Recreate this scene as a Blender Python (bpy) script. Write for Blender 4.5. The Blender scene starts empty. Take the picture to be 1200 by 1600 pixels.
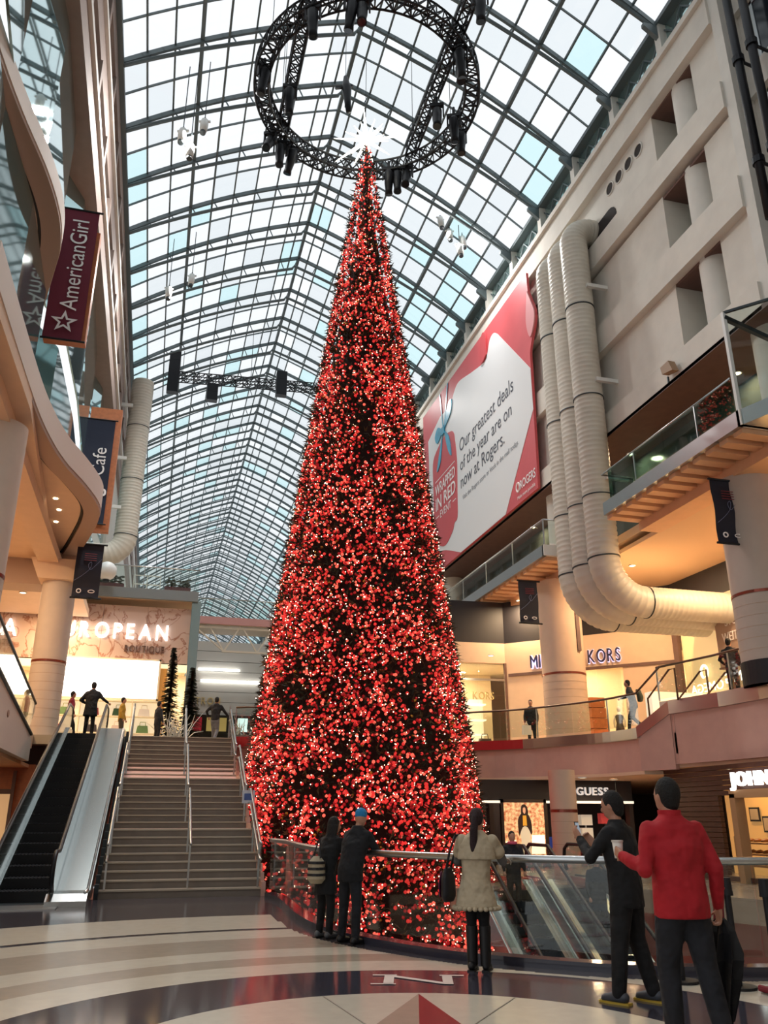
import bpy, bmesh, math, random
from mathutils import Vector, Matrix, Quaternion
sc = bpy.context.scene
R = random.Random(7)
PI = math.pi
# ------------------------------------------------------------------ camera
cam = bpy.data.cameras.new('camera'); camo = bpy.data.objects.new('camera', cam)
sc.collection.objects.link(camo); sc.camera = camo
cam.sensor_fit = 'VERTICAL'; cam.sensor_height = 36.0; cam.lens = 36.0 * 1288 / 1600
PITCH = math.atan(478 / 1288); YAW = math.atan(370 / math.hypot(1288, 478))
camo.location = (0, 0, 1.6); camo.rotation_euler = (PI / 2 + PITCH, 0, -YAW)
cam.clip_end = 600
# ------------------------------------------------------------------ sky and exposure
w = bpy.data.worlds.new('world'); sc.world = w; w.use_nodes = True
bgn = w.node_tree.nodes['Background']
bgn.inputs[0].default_value = (0.95, 0.975, 1.0, 1); bgn.inputs[1].default_value = 1.16
vs = sc.view_settings
vs.view_transform = 'Standard'; vs.look = 'None'; vs.gamma = 1.0; vs.exposure = 0.0; vs.use_curve_mapping = False
# ------------------------------------------------------------------ helpers
def lin(h):
    h = h.lstrip('#'); c = [int(h[i:i + 2], 16) / 255 for i in (0, 2, 4)]
    return tuple(x / 12.92 if x < .04045 else ((x + .055) / 1.055) ** 2.4 for x in c)
MATS = {}
def mat(name, col, rough=.5, metal=0., emit=None, es=0., var=0., vs_=3., bump=0., bs=40., spec=None, bd=.02):
    if name in MATS: return MATS[name]
    m = bpy.data.materials.new(name); m.use_nodes = True; MATS[name] = m
    nt = m.node_tree; b = nt.nodes['Principled BSDF']
    c = lin(col) if isinstance(col, str) else col
    b.inputs['Base Color'].default_value = (*c, 1); b.inputs['Roughness'].default_value = rough
    b.inputs['Metallic'].default_value = metal
    if spec is not None: b.inputs['Specular IOR Level'].default_value = spec
    if emit is not None:
        e = lin(emit) if isinstance(emit, str) else emit
        b.inputs['Emission Color'].default_value = (*e, 1); b.inputs['Emission Strength'].default_value = es
    if var > 0 or bump > 0:
        tc = nt.nodes.new('ShaderNodeTexCoord'); n = nt.nodes.new('ShaderNodeTexNoise')
        n.inputs['Scale'].default_value = vs_; n.inputs['Detail'].default_value = 5
        nt.links.new(tc.outputs['Object'], n.inputs['Vector'])
        if var > 0:
            r = nt.nodes.new('ShaderNodeValToRGB')
            r.color_ramp.elements[0].position = .3; r.color_ramp.elements[1].position = .7
            r.color_ramp.elements[0].color = (*[x * (1 - var) for x in c], 1)
            r.color_ramp.elements[1].color = (*[min(1, x * (1 + var)) for x in c], 1)
            nt.links.new(n.outputs['Fac'], r.inputs['Fac']); nt.links.new(r.outputs['Color'], b.inputs['Base Color'])
        if bump > 0:
            n2 = nt.nodes.new('ShaderNodeTexNoise'); n2.inputs['Scale'].default_value = bs
            nt.links.new(tc.outputs['Object'], n2.inputs['Vector'])
            bp = nt.nodes.new('ShaderNodeBump'); bp.inputs['Strength'].default_value = bump; bp.inputs['Distance'].default_value = bd
            nt.links.new(n2.outputs['Fac'], bp.inputs['Height']); nt.links.new(bp.outputs['Normal'], b.inputs['Normal'])
    return m
def glass(name, col, gloss=.12, rough=.02):
    if name in MATS: return MATS[name]
    m = bpy.data.materials.new(name); m.use_nodes = True; MATS[name] = m
    nt = m.node_tree; nt.nodes.remove(nt.nodes['Principled BSDF']); out = nt.nodes['Material Output']
    t = nt.nodes.new('ShaderNodeBsdfTransparent'); t.inputs[0].default_value = (*col, 1)
    g = nt.nodes.new('ShaderNodeBsdfGlossy'); g.inputs['Roughness'].default_value = rough
    x = nt.nodes.new('ShaderNodeMixShader'); lw = nt.nodes.new('ShaderNodeLayerWeight'); f = nt.nodes.new('ShaderNodeMath'); f.operation = 'POWER'; f.inputs[1].default_value = 5; nt.links.new(lw.outputs['Facing'], f.inputs[0])
    a = nt.nodes.new('ShaderNodeMath'); a.operation = 'ADD'; a.inputs[1].default_value = gloss; a.use_clamp = True
    nt.links.new(f.outputs[0], a.inputs[0]); nt.links.new(a.outputs[0], x.inputs[0])
    nt.links.new(t.outputs[0], x.inputs[1]); nt.links.new(g.outputs[0], x.inputs[2]); nt.links.new(x.outputs[0], out.inputs[0])
    return m
def V(*a): return Vector(a)
class MB:
    def __init__(s): s.v = []; s.f = []
    def add(s, vs, fs):
        o = len(s.v); s.v += [tuple(p) for p in vs]; s.f += [tuple(i + o for i in f) for f in fs]; return s
    def box(s, a, b):
        x0, x1 = sorted((a[0], b[0])); y0, y1 = sorted((a[1], b[1])); z0, z1 = sorted((a[2], b[2]))
        return s.add([(x0, y0, z0), (x1, y0, z0), (x1, y1, z0), (x0, y1, z0), (x0, y0, z1), (x1, y0, z1), (x1, y1, z1), (x0, y1, z1)],
                     [(3, 2, 1, 0), (4, 5, 6, 7), (0, 1, 5, 4), (1, 2, 6, 5), (2, 3, 7, 6), (3, 0, 4, 7)])
    def obox(s, c, u, v, n):     # centre and three half-axis vectors
        c, u, v, n = map(Vector, (c, u, v, n))
        P = [c + a * u + b * v + d * n for d in (-1, 1) for b in (-1, 1) for a in (-1, 1)]
        return s.add(P, [(0, 2, 3, 1), (4, 5, 7, 6), (0, 1, 5, 4), (1, 3, 7, 5), (3, 2, 6, 7), (2, 0, 4, 6)])
    def bar(s, p, q, wdt, hgt=None, up=(0, 0, 1)):
        p, q = Vector(p), Vector(q); d = q - p; L = d.length
        if L < 1e-6: return s
        d /= L; up = Vector(up)
        if abs(d.dot(up)) > .98: up = Vector((0, 1, 0)) if abs(d.y) < .9 else Vector((1, 0, 0))
        r = d.cross(up).normalized(); u = r.cross(d)
        return s.obox((p + q) / 2, d * L / 2, r * wdt / 2, u * (hgt or wdt) / 2)
    def tube(s, pts, rad, n=8, cap=True, closed=False):
        pts = [Vector(p) for p in pts]; N = len(pts)
        rads = rad if isinstance(rad, (list, tuple)) else [rad] * N
        o = len(s.v); prev = None
        for i, p in enumerate(pts):
            if closed: d = pts[(i + 1) % N] - pts[i - 1]
            else: d = pts[min(i + 1, N - 1)] - pts[max(i - 1, 0)]
            d.normalize()
            if prev is None:
                a = Vector((0, 0, 1)) if abs(d.z) < .9 else Vector((1, 0, 0))
                u = d.cross(a).normalized()
            else:
                u = (prev - d * prev.dot(d)).normalized()
            prev = u; v = d.cross(u)
            for k in range(n):
                t = 2 * PI * k / n; s.v.append(tuple(p + (u * math.cos(t) + v * math.sin(t)) * rads[i]))
        for i in range(N if closed else N - 1):
            a = o + i * n; b = o + ((i + 1) % N) * n
            for k in range(n):
                k2 = (k + 1) % n; s.f.append((a + k, a + k2, b + k2, b + k))
        if cap and not closed:
            s.f.append(tuple(o + k for k in reversed(range(n)))); s.f.append(tuple(o + (N - 1) * n + k for k in range(n)))
        return s
    def cyl(s, c, r, z0, z1, n=24, r2=None):
        r2 = r if r2 is None else r2
        return s.tube([(c[0], c[1], z0), (c[0], c[1], z1)], [r, r2], n)
    def prism(s, poly, z0, z1):  # polygon in XY
        n = len(poly)
        A = sum(poly[i][0] * poly[(i + 1) % n][1] - poly[(i + 1) % n][0] * poly[i][1] for i in range(n))
        if A < 0: poly = poly[::-1]
        o = [(x, y, z0) for x, y in poly] + [(x, y, z1) for x, y in poly]
        return s.add(o, [tuple(reversed(range(n))), tuple(range(n, 2 * n))] + [(i, (i + 1) % n, n + (i + 1) % n, n + i) for i in range(n)])
    def slab(s, poly, org, u, v, n):  # polygon in the plane (org; u, v), extruded by vector n
        org, u, v, n = map(Vector, (org, u, v, n)); k = len(poly)
        A = sum(poly[i][0] * poly[(i + 1) % k][1] - poly[(i + 1) % k][0] * poly[i][1] for i in range(k))
        if A < 0: poly = poly[::-1]
        P = [org + u * a + v * b for a, b in poly]; Q = [p + n for p in P]
        fs = [tuple(reversed(range(k))), tuple(range(k, 2 * k))] + [(i, (i + 1) % k, k + (i + 1) % k, k + i) for i in range(k)]
        if u.cross(v).dot(n) < 0: fs = [tuple(reversed(f)) for f in fs]
        return s.add(P + Q, fs)
    def ball(s, c, r, n=8, m=6, sc_=(1, 1, 1), rot=None):
        c = Vector(c); vs = [Vector((0, 0, 1))]; fs = []
        for i in range(1, m):
            a = PI * i / m
            for k in range(n): t = 2 * PI * k / n; vs.append(Vector((math.sin(a) * math.cos(t), math.sin(a) * math.sin(t), math.cos(a))))
        vs.append(Vector((0, 0, -1))); L = len(vs) - 1
        for k in range(n):
            fs.append((0, 1 + k, 1 + (k + 1) % n)); fs.append((L, L - n + (k + 1) % n, L - n + k))
        for i in range(m - 2):
            for k in range(n): a = 1 + i * n; fs.append((a + k, a + n + k, a + n + (k + 1) % n, a + (k + 1) % n))
        P = [Vector((p.x * sc_[0], p.y * sc_[1], p.z * sc_[2])) * r for p in vs]
        if rot is not None: P = [rot @ p for p in P]
        return s.add([c + p for p in P], fs)
    def mesh(s, name, m=None, smooth=False):
        me = bpy.data.meshes.new(name); me.from_pydata(s.v, [], s.f); me.update()
        if m: me.materials.append(m)
        if smooth: me.polygons.foreach_set('use_smooth', [True] * len(me.polygons))
        return me
    def build(s, name, m=None, parent=None, smooth=False):
        return link(name, s.mesh(name, m, smooth), parent)
def link(name, data, parent=None, loc=None, rot=None):
    o = bpy.data.objects.new(name, data); sc.collection.objects.link(o)
    if parent is not None: o.parent = parent
    if loc is not None: o.location = loc
    if rot is not None: o.rotation_euler = rot
    return o
def tag(o, label=None, cat=None, group=None, kind=None):
    if label: o['label'] = label
    if cat: o['category'] = cat
    if group: o['group'] = group
    if kind: o['kind'] = kind
    return o
def thing(name, label, cat, loc=(0, 0, 0), rz=0, group=None):
    return tag(link(name, None, None, loc, (0, 0, rz)), label, cat, group)
def copy_tree(o, parent=None):
    c = o.copy(); sc.collection.objects.link(c); c.parent = parent
    for ch in o.children: copy_tree(ch, c)
    return c
def smooth_by_angle(o, ang=.6):
    bm = bmesh.new(); bm.from_mesh(o.data)
    for f in bm.faces: f.smooth = True
    for e in bm.edges: e.smooth = len(e.link_faces) == 2 and e.calc_face_angle(0) < ang
    bm.to_mesh(o.data); bm.free(); return o
def spline(pts, n=6):
    out = []; P = [Vector(p) for p in pts]
    for i in range(len(P) - 1):
        a, b, c, d = P[max(i - 1, 0)], P[i], P[i + 1], P[min(i + 2, len(P) - 1)]
        for k in range(n):
            t = k / n
            out.append(.5 * ((2 * b) + (c - a) * t + (2 * a - 5 * b + 4 * c - d) * t * t + (3 * b - a - 3 * c + d) * t ** 3))
    out.append(P[-1]); return out
TXT = {}
work = bpy.data.scenes.new('work')                     # scratch scene for evaluating modifiers and lettering; removed at the end
def evaluated(o):
    work.collection.objects.link(o); vl = work.view_layers[0]; vl.update()
    return bpy.data.meshes.new_from_object(o.evaluated_get(vl.depsgraph), depsgraph=vl.depsgraph)
def text_mesh(s, depth=.01, bold=0.):
    key = (s, depth, bold)
    if key in TXT: return TXT[key]
    cu = bpy.data.curves.new('lettering', 'FONT'); cu.body = s; cu.size = 1; cu.extrude = depth; cu.offset = bold; cu.resolution_u = 4
    o = bpy.data.objects.new('lettering', cu); me = evaluated(o)
    bpy.data.objects.remove(o); bpy.data.curves.remove(cu)
    xs = [v.co.x for v in me.vertices] or [0, .3]
    TXT[key] = (me, min(xs), max(xs)); return TXT[key]
def frame_mx(org, x, y):
    x, y = Vector(x).normalized(), Vector(y).normalized(); z = x.cross(y)
    return Matrix(((x.x, y.x, z.x, org[0]), (x.y, y.y, z.y, org[1]), (x.z, y.z, z.z, org[2]), (0, 0, 0, 1)))
def set_world(o, M):
    p = o.parent; W = Matrix.Identity(4)
    while p is not None: W = p.matrix_basis @ W; p = p.parent
    o.matrix_basis = W.inverted() @ M; return o
def line_text(s, org, x, y, width, height, m, parent, depth=.02, name='lettering', bold=0., mirror=False, shear=0.):
    me, a, b = text_mesh(s, depth, bold); me = me.copy(); me.materials.clear(); me.materials.append(m)
    sx = width / (b - a); sy = height / .7
    for v in me.vertices:
        xx = (v.co.x - a) * sx; yy = v.co.y * sy
        if mirror: xx = width - xx
        v.co = (xx + shear * yy, yy, v.co.z)
    o = link(name, me, parent); set_world(o, frame_mx(org, x, y)); return o
def letters(s, org, x, y, width, height, m, parent, depth=.04, bold=.0, gap=.16):
    ws = []
    for ch in s:
        if ch == ' ': ws.append((None, 0, .4))
        else: ws.append(text_mesh(ch, depth, bold))
    tot = sum(b - a for _, a, b in ws) + gap * (len(s) - 1); k = width / tot; t = 0; x = Vector(x).normalized()
    for me, a, b in ws:
        if me:
            me2 = me.copy(); me2.materials.clear(); me2.materials.append(m)
            for v in me2.vertices: v.co = ((v.co.x - a) * k, v.co.y * height / .7, v.co.z)
            o = link('letter', me2, parent); set_world(o, frame_mx(Vector(org) + x * t * k, x, y))
        t += (b - a) + gap
def area(name, loc, size, power, col=(1, .72, .42), rot=(0, 0, 0), parent=None, spread=None):
    L = bpy.data.lights.new(name, 'AREA'); L.shape = 'DISK'; L.size = size; L.energy = power; L.color = col
    if spread: L.spread = spread
    return link(name, L, parent, loc, rot)
# ------------------------------------------------------------------ materials
concrete = mat('cream_concrete', '#d9d3c9', .8, var=.06, vs_=1.2, bump=.15)
concrete2 = mat('pale_concrete', '#d8d4cc', .8, var=.05, vs_=1.5, bump=.12)
plaster = mat('peach_plaster', '#dcbfa4', .75, var=.03)
pink = mat('pink_plaster', '#c9a093', .7, var=.04)
steel = mat('brushed_steel', '#b9bcbd', .28, 1.)
steel_d = mat('dark_steel', '#3a4145', .4, .6)
vsteel = mat('vault_steel', '#5f6b6e', .5, .2)
black = mat('black_paint', '#14141a', .6)
blackm = mat('black_metal', '#17181d', .45, .4)
navy = mat('navy_fabric', '#1d2338', .8)
glz = glass('vault_glass', (.93, .95, .96), .03)
glz_g = glass('vault_glass_grey', (.80, .835, .85), .03)
glz_c = glass('vault_glass_cyan', (.66, .87, .89), .03)
rail_glass = glass('rail_glass', (.90, .95, .93), .05)
shop_glass = glass('shop_glass', (.95, .96, .95), .04)
lamp_w = mat('warm_lamp', '#fff0d8', .5, emit=(1, .82, .55), es=9)
tube_w = mat('white_tube', '#ffffff', .5, emit=(1, .97, .9), es=5)
shopwall = mat('shop_cream', '#efe2c4', .7, var=.03)
wood_o = mat('orange_wood', '#b5683a', .5, var=.15, vs_=6)
brown = mat('brown_panel', '#6b5048', .6, var=.1)
# ------------------------------------------------------------------ floors
def band(name, r0, r1, m, z=.004, a0=-PI, a1=PI, n=96):
    mb = MB(); P = []
    for i in range(n + 1):
        t = a0 + (a1 - a0) * i / n; P.append((t, math.cos(t), math.sin(t)))
    vs_ = [(CX + r0 * c, CY + r0 * s_, z) for t, c, s_ in P] + [(CX + r1 * c, CY + r1 * s_, z) for t, c, s_ in P]
    k = n + 1
    mb.add(vs_, [(i, k + i, k + i + 1, i + 1) for i in range(n)])
    return mb
CX, CY = 2.0, 6.45
RAIL = [(2.72, 19.6), (2.82, 18.0), (2.70, 15.4), (2.78, 13.4), (3.16, 12.0), (3.78, 10.75), (4.5, 9.9), (5.4, 9.2), (6.6, 8.75), (8.5, 8.6), (13.0, 8.6)]
railc = [(p.x, p.y) for p in spline([(x, y, 0) for x, y in RAIL], 6)]
f_dark = mat('charcoal_terrazzo', '#4a464c', .14, var=.08, vs_=8)
f_cream = mat('cream_terrazzo', '#cfc8b8', .2, var=.04, vs_=6)
f_beige = mat('beige_terrazzo', '#a89c8c', .2, var=.05, vs_=6)
f_slate = mat('slate_terrazzo', '#3c3b46', .1, var=.06, vs_=8)
f_red = mat('red_terrazzo', '#8a2430', .22, var=.06, vs_=8)
fl = tag(link('floor', None), 'polished terrazzo floor with an inlaid compass rose', None, None, 'structure')
poly = [(-14, -16), (16.5, -16), (16.5, 8.6)] + list(reversed(railc)) + [(2.72, 19.9), (-14, 19.9)]
MB().prism(poly, -.5, 0).build('terrazzo_base', f_dark, fl)
# bands are laid only where the floor is (angles chosen per radius)
def inside(x, y):
    c = False; n = len(poly)
    for i in range(n):
        (x1, y1), (x2, y2) = poly[i], poly[(i + 1) % n]
        if (y1 > y) != (y2 > y) and x < (x2 - x1) * (y - y1) / (y2 - y1) + x1: c = not c
    return c
def clear_of_edge(x, y, d):
    return inside(x, y) and all(inside(x + d * math.cos(t), y + d * math.sin(t)) for t in [i * PI / 3 for i in range(6)])
def inlay(name, r0, r1, m, z=.004, margin=.42):
    mb = MB()
    def P(r_, t_): return (CX + r_ * math.cos(t_), CY + r_ * math.sin(t_))
    def rec(a, b, t0, t1, lev):
        cs = [clear_of_edge(*P(r_, t_), margin) for r_ in (a, b) for t_ in (t0, t1)]
        if all(cs) or lev == 0:
            if sum(cs) >= 3: mb.add([(*P(r_, t_), z) for r_, t_ in ((a, t0), (b, t0), (b, t1), (a, t1))], [(0, 1, 2, 3)])
            return
        if not any(cs) and lev < 3: return
        rm, tm = (a + b) / 2, (t0 + t1) / 2
        for q in ((a, rm, t0, tm), (rm, b, t0, tm), (a, rm, tm, t1), (rm, b, tm, t1)): rec(*q, lev - 1)
    for i in range(60):
        rec(r0, r1, 2 * PI * i / 60, 2 * PI * (i + 1) / 60, 4) if r1 < 9 or abs(i - 0) >= 0 else None
    # refine clear sectors so that the arcs stay round
    fine = MB()
    for f in mb.f:
        (x0, y0, _), (x1, y1, _), (x2, y2, _), (x3, y3, _) = [mb.v[k] for k in f]
        ra, rb = math.hypot(x0 - CX, y0 - CY), math.hypot(x1 - CX, y1 - CY); ta, tb = math.atan2(y1 - CY, x1 - CX), math.atan2(y2 - CY, x2 - CX)
        if tb < ta: tb += 2 * PI
        n = max(1, int((tb - ta) * 30))
        for k in range(n):
            t0, t1 = ta + (tb - ta) * k / n, ta + (tb - ta) * (k + 1) / n
            fine.add([(*P(r_, t_), z) for r_, t_ in ((ra, t0), (rb, t0), (rb, t1), (ra, t1))], [(0, 1, 2, 3)])
    return fine.build(name, m, fl)
inlay('floor_inlay', 0, 2.4, f_cream)
inlay('floor_inlay', 3.68, 4.33, f_cream); inlay('floor_inlay', 4.33, 4.86, f_beige)
inlay('floor_inlay', 4.86, 5.5, f_cream); inlay('floor_inlay', 5.5, 6.62, f_beige)
inlay('floor_inlay', 6.62, 7.5, f_cream); inlay('floor_inlay', 7.7, 9.6, f_cream)
nd = Vector((.293, .956, 0)); nx = Vector((.956, -.293, 0))     # north of the inlaid compass
inlay('floor_inlay', 2.4, 3.68, f_slate, .003)
cc = Vector((CX, CY, .008))
for k in range(8):                                             # compass points: one half dark red, one half cream-edged
    a = k * PI / 4; d = nd * math.cos(a) + nx * math.sin(a); s_ = nx * math.cos(a) - nd * math.sin(a); L = 2.34 if k % 2 == 0 else 1.5; wd = .48 if k % 2 == 0 else .3
    MB().add([cc, cc + d * L, cc + d * .62 + s_ * wd], [(0, 1, 2)] if k % 2 else [(0, 2, 1)]).build('compass_point', f_red if k % 2 == 0 else f_slate, fl)
    MB().add([cc, cc + d * L, cc + d * .62 - s_ * wd], [(0, 1, 2)]).build('compass_point', f_beige if k % 2 == 0 else f_cream, fl)
line_text('N', cc + nd * 2.83 - nx * .36 + V(0, 0, .002), nx, nd, .72, .5, mat('white_inlay', '#e8e0d8', .3), fl, .0005, 'floor_letter')
for u_, v_ in ((-.36, .5), (-.36, 0), (.36, .5)):               # serifs of the inlaid letter
    MB().bar(cc + nd * (2.83 + v_) + nx * (u_ - .13 if u_ < 0 else u_ - .13) + V(0, 0, .002), cc + nd * (2.83 + v_) + nx * (u_ + .13) + V(0, 0, .002), .05, .001).build('floor_letter', MATS['white_inlay'], fl)
mb = MB()                                                      # thin joints in the cream disc
for k in range(8):
    a = PI / 8 + k * PI / 4; d = nd * math.cos(a) + nx * math.sin(a)
    mb.bar(cc + d * 1.0, cc + d * 2.38, .012, .002)
mb.build('floor_joint', mat('joint', '#8c8478', .5), fl)
# kerb of the opening
kb = MB()
cur = [Vector((x, y, 0)) for x, y in railc]
def offs(c, d):
    out = []
    for i, p in enumerate(c):
        t = (c[min(i + 1, len(c) - 1)] - c[max(i - 1, 0)]).normalized(); out.append(p + Vector((t.y, -t.x, 0)) * d)
    return out
def ribbon(c0, c1, z0, z1):
    mb = MB(); n = len(c0)
    vs_ = [(p.x, p.y, z0) for p in c0] + [(p.x, p.y, z0) for p in c1] + [(p.x, p.y, z1) for p in c0] + [(p.x, p.y, z1) for p in c1]
    fs = []
    for i in range(n - 1):
        fs += [(i, i + 1, n + i + 1, n + i)[::-1], (2 * n + i, 2 * n + i + 1, 3 * n + i + 1, 3 * n + i), (i, 2 * n + i, 2 * n + i + 1, i + 1)[::-1], (n + i, n + i + 1, 3 * n + i + 1, 3 * n + i)[::-1]]
    fs += [(0, n, 3 * n, 2 * n), (n - 1, 3 * n - 1, 4 * n - 1, 2 * n - 1)[::-1]]
    return mb.add(vs_, fs)
tag(ribbon(offs(cur, .12), offs(cur, -.12), 0, .09).build('trim_1', f_slate), 'dark stone kerb along the curved glass railing', None, None, 'structure')
tag(MB().box((-14, 7, -5.5), (32, 45, -5)).build('floor_lower', mat('lower_tile', '#8d8378', .3, var=.1)), 'lower concourse floor under the opening', None, None, 'structure')
# floor across the opening (same level)
acr = [(13.0, 8.6), (16.5, 8.6), (30, 8.6), (30, 44), (-2, 44), (-2, 31), (9.9, 31), (10.4, 27.5), (10.2, 24), (9.3, 22.4), (7.4, 21.2), (7.4, 20.7), (11.1, 20.7), (12.6, 16)]
tag(MB().prism(acr, -.5, -.001).build('floor_across', mat('tan_tile', '#9c8878', .25, var=.06)), 'tan tiled floor on the far side of the opening', None, None, 'structure')
# upper gallery floors and their edges
g2 = [(2.72, 30.3), (3.6, 30.0), (5.2, 31.0), (8.4, 31.2), (11.0, 29.7), (12.5, 28.5), (13.56, 26.7), (14.26, 25.2), (14.55, 23.4)]
edge2 = [(p.x, p.y) for p in spline([(x, y, 0) for x, y in g2], 5)]
tag(MB().prism(edge2 + [(30, 23.4), (30, 62), (-14, 62), (-14, 30.3)], 3.9, 4.2).build('floor_upper', mat('gallery_tile', '#b7a892', .3, var=.05)), 'upper gallery floor at the head of the stairs', None, None, 'structure')
edge2r = [(14.93, 22.75), (15.35, 20.5), (15.45, 18.9), (15.4, 14), (15.0, 4)]
tag(MB().prism(edge2r + [(30, 4), (30, 22.5)], 4.6, 4.9).build('floor_upper_right', mat('gallery_tile', '#b7a892')), 'raised part of the right upper gallery floor', None, None, 'structure')
red_edge = mat('red_edge_tint', '#b32a2f', .35)
def strip(pts, z0, z1, thick, m, name, label, kind='structure', out=0.):
    c = [Vector((x, y, 0)) for x, y in pts]
    o = ribbon(offs(c, out), offs(c, out - thick), z0, z1).build(name, m); return tag(o, label, None, None, kind)
strip(edge2, 2.95, 3.92, .3, pink, 'wall_fascia', 'pink plaster fascia under the curved upper gallery', out=-.05)
strip(edge2[26:], 3.92, 4.24, .35, steel, 'trim_2', 'polished steel edge band of the curved upper gallery', out=.03)
strip(edge2[:27], 3.92, 4.24, .35, red_edge, 'trim_9', 'steel edge band of the gallery behind the tree, with its red reflection painted in', out=.03)  # the tree's red reflection is put into this steel band's colour
strip(edge2r, 3.1, 4.6, .3, pink, 'wall_fascia_right', 'pink plaster fascia under the raised right gallery', out=-.05)
strip(edge2r, 4.55, 4.95, .35, steel, 'trim_3', 'polished steel edge band of the raised right gallery', out=.03)
mbs = MB()                                                     # short flight joining the two levels
for i in range(5): mbs.box((15.05, 23.4 - .22 * (i + 1), 3.4), (17.4, 23.4 - .22 * i, 4.2 + .14 * (i + 1)))
mbs.box((15.05, 22.3, 3.12), (17.4, 23.5, 4.0))
d_ = Vector((.48, -1.0, 0))
tag(MB().slab([(0, 2.95), (1.05, 2.95), (1.05, 4.62), (0, 3.98)], (14.5, 23.47, 0), d_, (0, 0, 1), (.2, .1, 0)).build('wall_step_cheek', pink), 'pink sloping cheek beside the gallery steps', None, None, 'structure')
tag(MB().slab([(-.02, 3.92), (1.07, 4.56), (1.07, 4.95), (-.02, 4.26)], (14.46, 23.45, 0), d_, (0, 0, 1), (.3, .15, 0)).build('trim_10', steel), 'sloping steel edge band beside the gallery steps', None, None, 'structure')
tag(mbs.build('gallery_steps', pink), 'short pink flight of steps joining the two gallery levels', 'steps')
# soffits over the ground level on the right
tag(MB().prism(edge2 + [(30, 23.4), (30, 44), (-2, 44), (-2, 31.5), (2.7, 31.5)], 2.85, 2.95).build('ceiling_lower_far', plaster), 'plaster ceiling under the curved gallery', None, None, 'structure')
tag(MB().prism([(15.2, 22.5), (15.5, 20.5), (15.6, 18.9), (15.5, 14), (15.1, 4), (30, 4), (30, 23.4), (14.6, 23.4)], 3.0, 3.1).build('ceiling_lower_right', plaster), 'plaster ceiling under the raised right gallery', None, None, 'structure')
# ------------------------------------------------------------------ the glass vault
RX, RZ, HW = 5.94, 34.3, 9.63
def vz(u): u = abs(u); return RZ - (.33 * u + .0222 * u * u)
NP = 9
us = []
for sgn in (-1, 1):
    pass
def arc_u(n):          # n equal steps along the half arc
    S = [0]; U = [0]; st = 400
    for i in range(1, st + 1):
        u0, u1 = HW * (i - 1) / st, HW * i / st; S.append(S[-1] + math.hypot(u1 - u0, vz(u1) - vz(u0))); U.append(u1)
    out = []
    for k in range(n + 1):
        t = S[-1] * k / n; j = min(range(len(S)), key=lambda i: abs(S[i] - t)); out.append(U[j])
    return out
AU = arc_u(NP)
ULIST = [-u for u in reversed(AU)] + AU[1:]           # left eave to right eave
def nrm(u):
    s = -(.33 + .0444 * abs(u)) * (1 if u >= 0 else -1); return Vector((-s, 0, 1)).normalized()
RIBY0, RSP, NR = -14.7, 3.36, 58
vault = tag(link('ceiling', None), 'long glazed barrel vault of steel ribs and panes', None, None, 'structure')
def beam_arc(off, wid, hei, n=26):
    mb = MB(); P = []
    for i in range(n + 1):
        u = -HW + 2 * HW * i / n; P.append(Vector((RX + u, 0, vz(u))) - nrm(u) * off)
    for a, b in zip(P, P[1:]): mb.bar(a, b + (b - a).normalized() * .02, wid, hei, up=(0, 0, 1) if True else None)
    return mb
rib_me = MB(); b1 = beam_arc(.12, .12, .2); rib_me.add(b1.v, b1.f)
b1 = MB(); b1.tube([Vector((RX - HW + 2 * HW * i / 30, 0, vz(-HW + 2 * HW * i / 30))) - nrm(-HW + 2 * HW * i / 30) * (.3 + .5 * math.sin(PI * i / 30)) for i in range(31)], .085, 6)
rib_me.add(b1.v, b1.f)
for u in ULIST[1:-1]:
    i = (u + HW) / (2 * HW); d = .3 + .5 * math.sin(PI * i); p = Vector((RX + u, 0, vz(u)))
    rib_me.bar(p - nrm(u) * .1, p - nrm(u) * d, .05)
rib_me = rib_me.mesh('rib', vsteel)
mul_me = beam_arc(.05, .05, .09, 18).mesh('mullion', vsteel)
for k in range(NR):
    y = RIBY0 + RSP * k
    link('rib', rib_me, vault, (0, y, 0)); link('mullion', mul_me, vault, (0, y + RSP / 2, 0))
YE = RIBY0 + RSP * NR
for j, u in enumerate(ULIST):
    p = Vector((RX + u, 0, vz(u))); thick = .16 if j in (3, NP, 2 * NP - 3) else .075
    mb = MB(); mb.obox((p.x, (RIBY0 + YE) / 2, p.z - .06), (thick / 2, 0, 0), (0, (YE - RIBY0) / 2, 0), (0, 0, thick * .7)); mb.build('purlin', vsteel, vault)
for u in (-.55, .55, -HW * .58):                     # extra lines beside the ridge and a service conduit
    p = Vector((RX + u, 0, vz(u) - (.5 if abs(u) > 1 else .05)))
    MB().obox((p.x, (RIBY0 + YE) / 2, p.z), (.04, 0, 0), (0, (YE - RIBY0) / 2, 0), (0, 0, .05)).build('purlin', vsteel, vault)
pane_me = {}
def pane_geom(j):
    a, b = ULIST[j], ULIST[j + 1]; n = nrm((a + b) / 2); A = Vector((RX + a, 0, vz(a))); B = Vector((RX + b, 0, vz(b)))
    h = RSP / 4 - .02
    return [A + V(0, -h, 0), B + V(0, -h, 0), B + V(0, h, 0), A + V(0, h, 0)]
for j in range(2 * NP):
    for t, g_ in ((0, glz), (1, glz_c), (2, glz_g)): pane_me[j, t] = MB().add(pane_geom(j), [(0, 1, 2, 3)]).mesh('pane', g_)
mass = {0: MB(), 1: MB(), 2: MB()}
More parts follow.
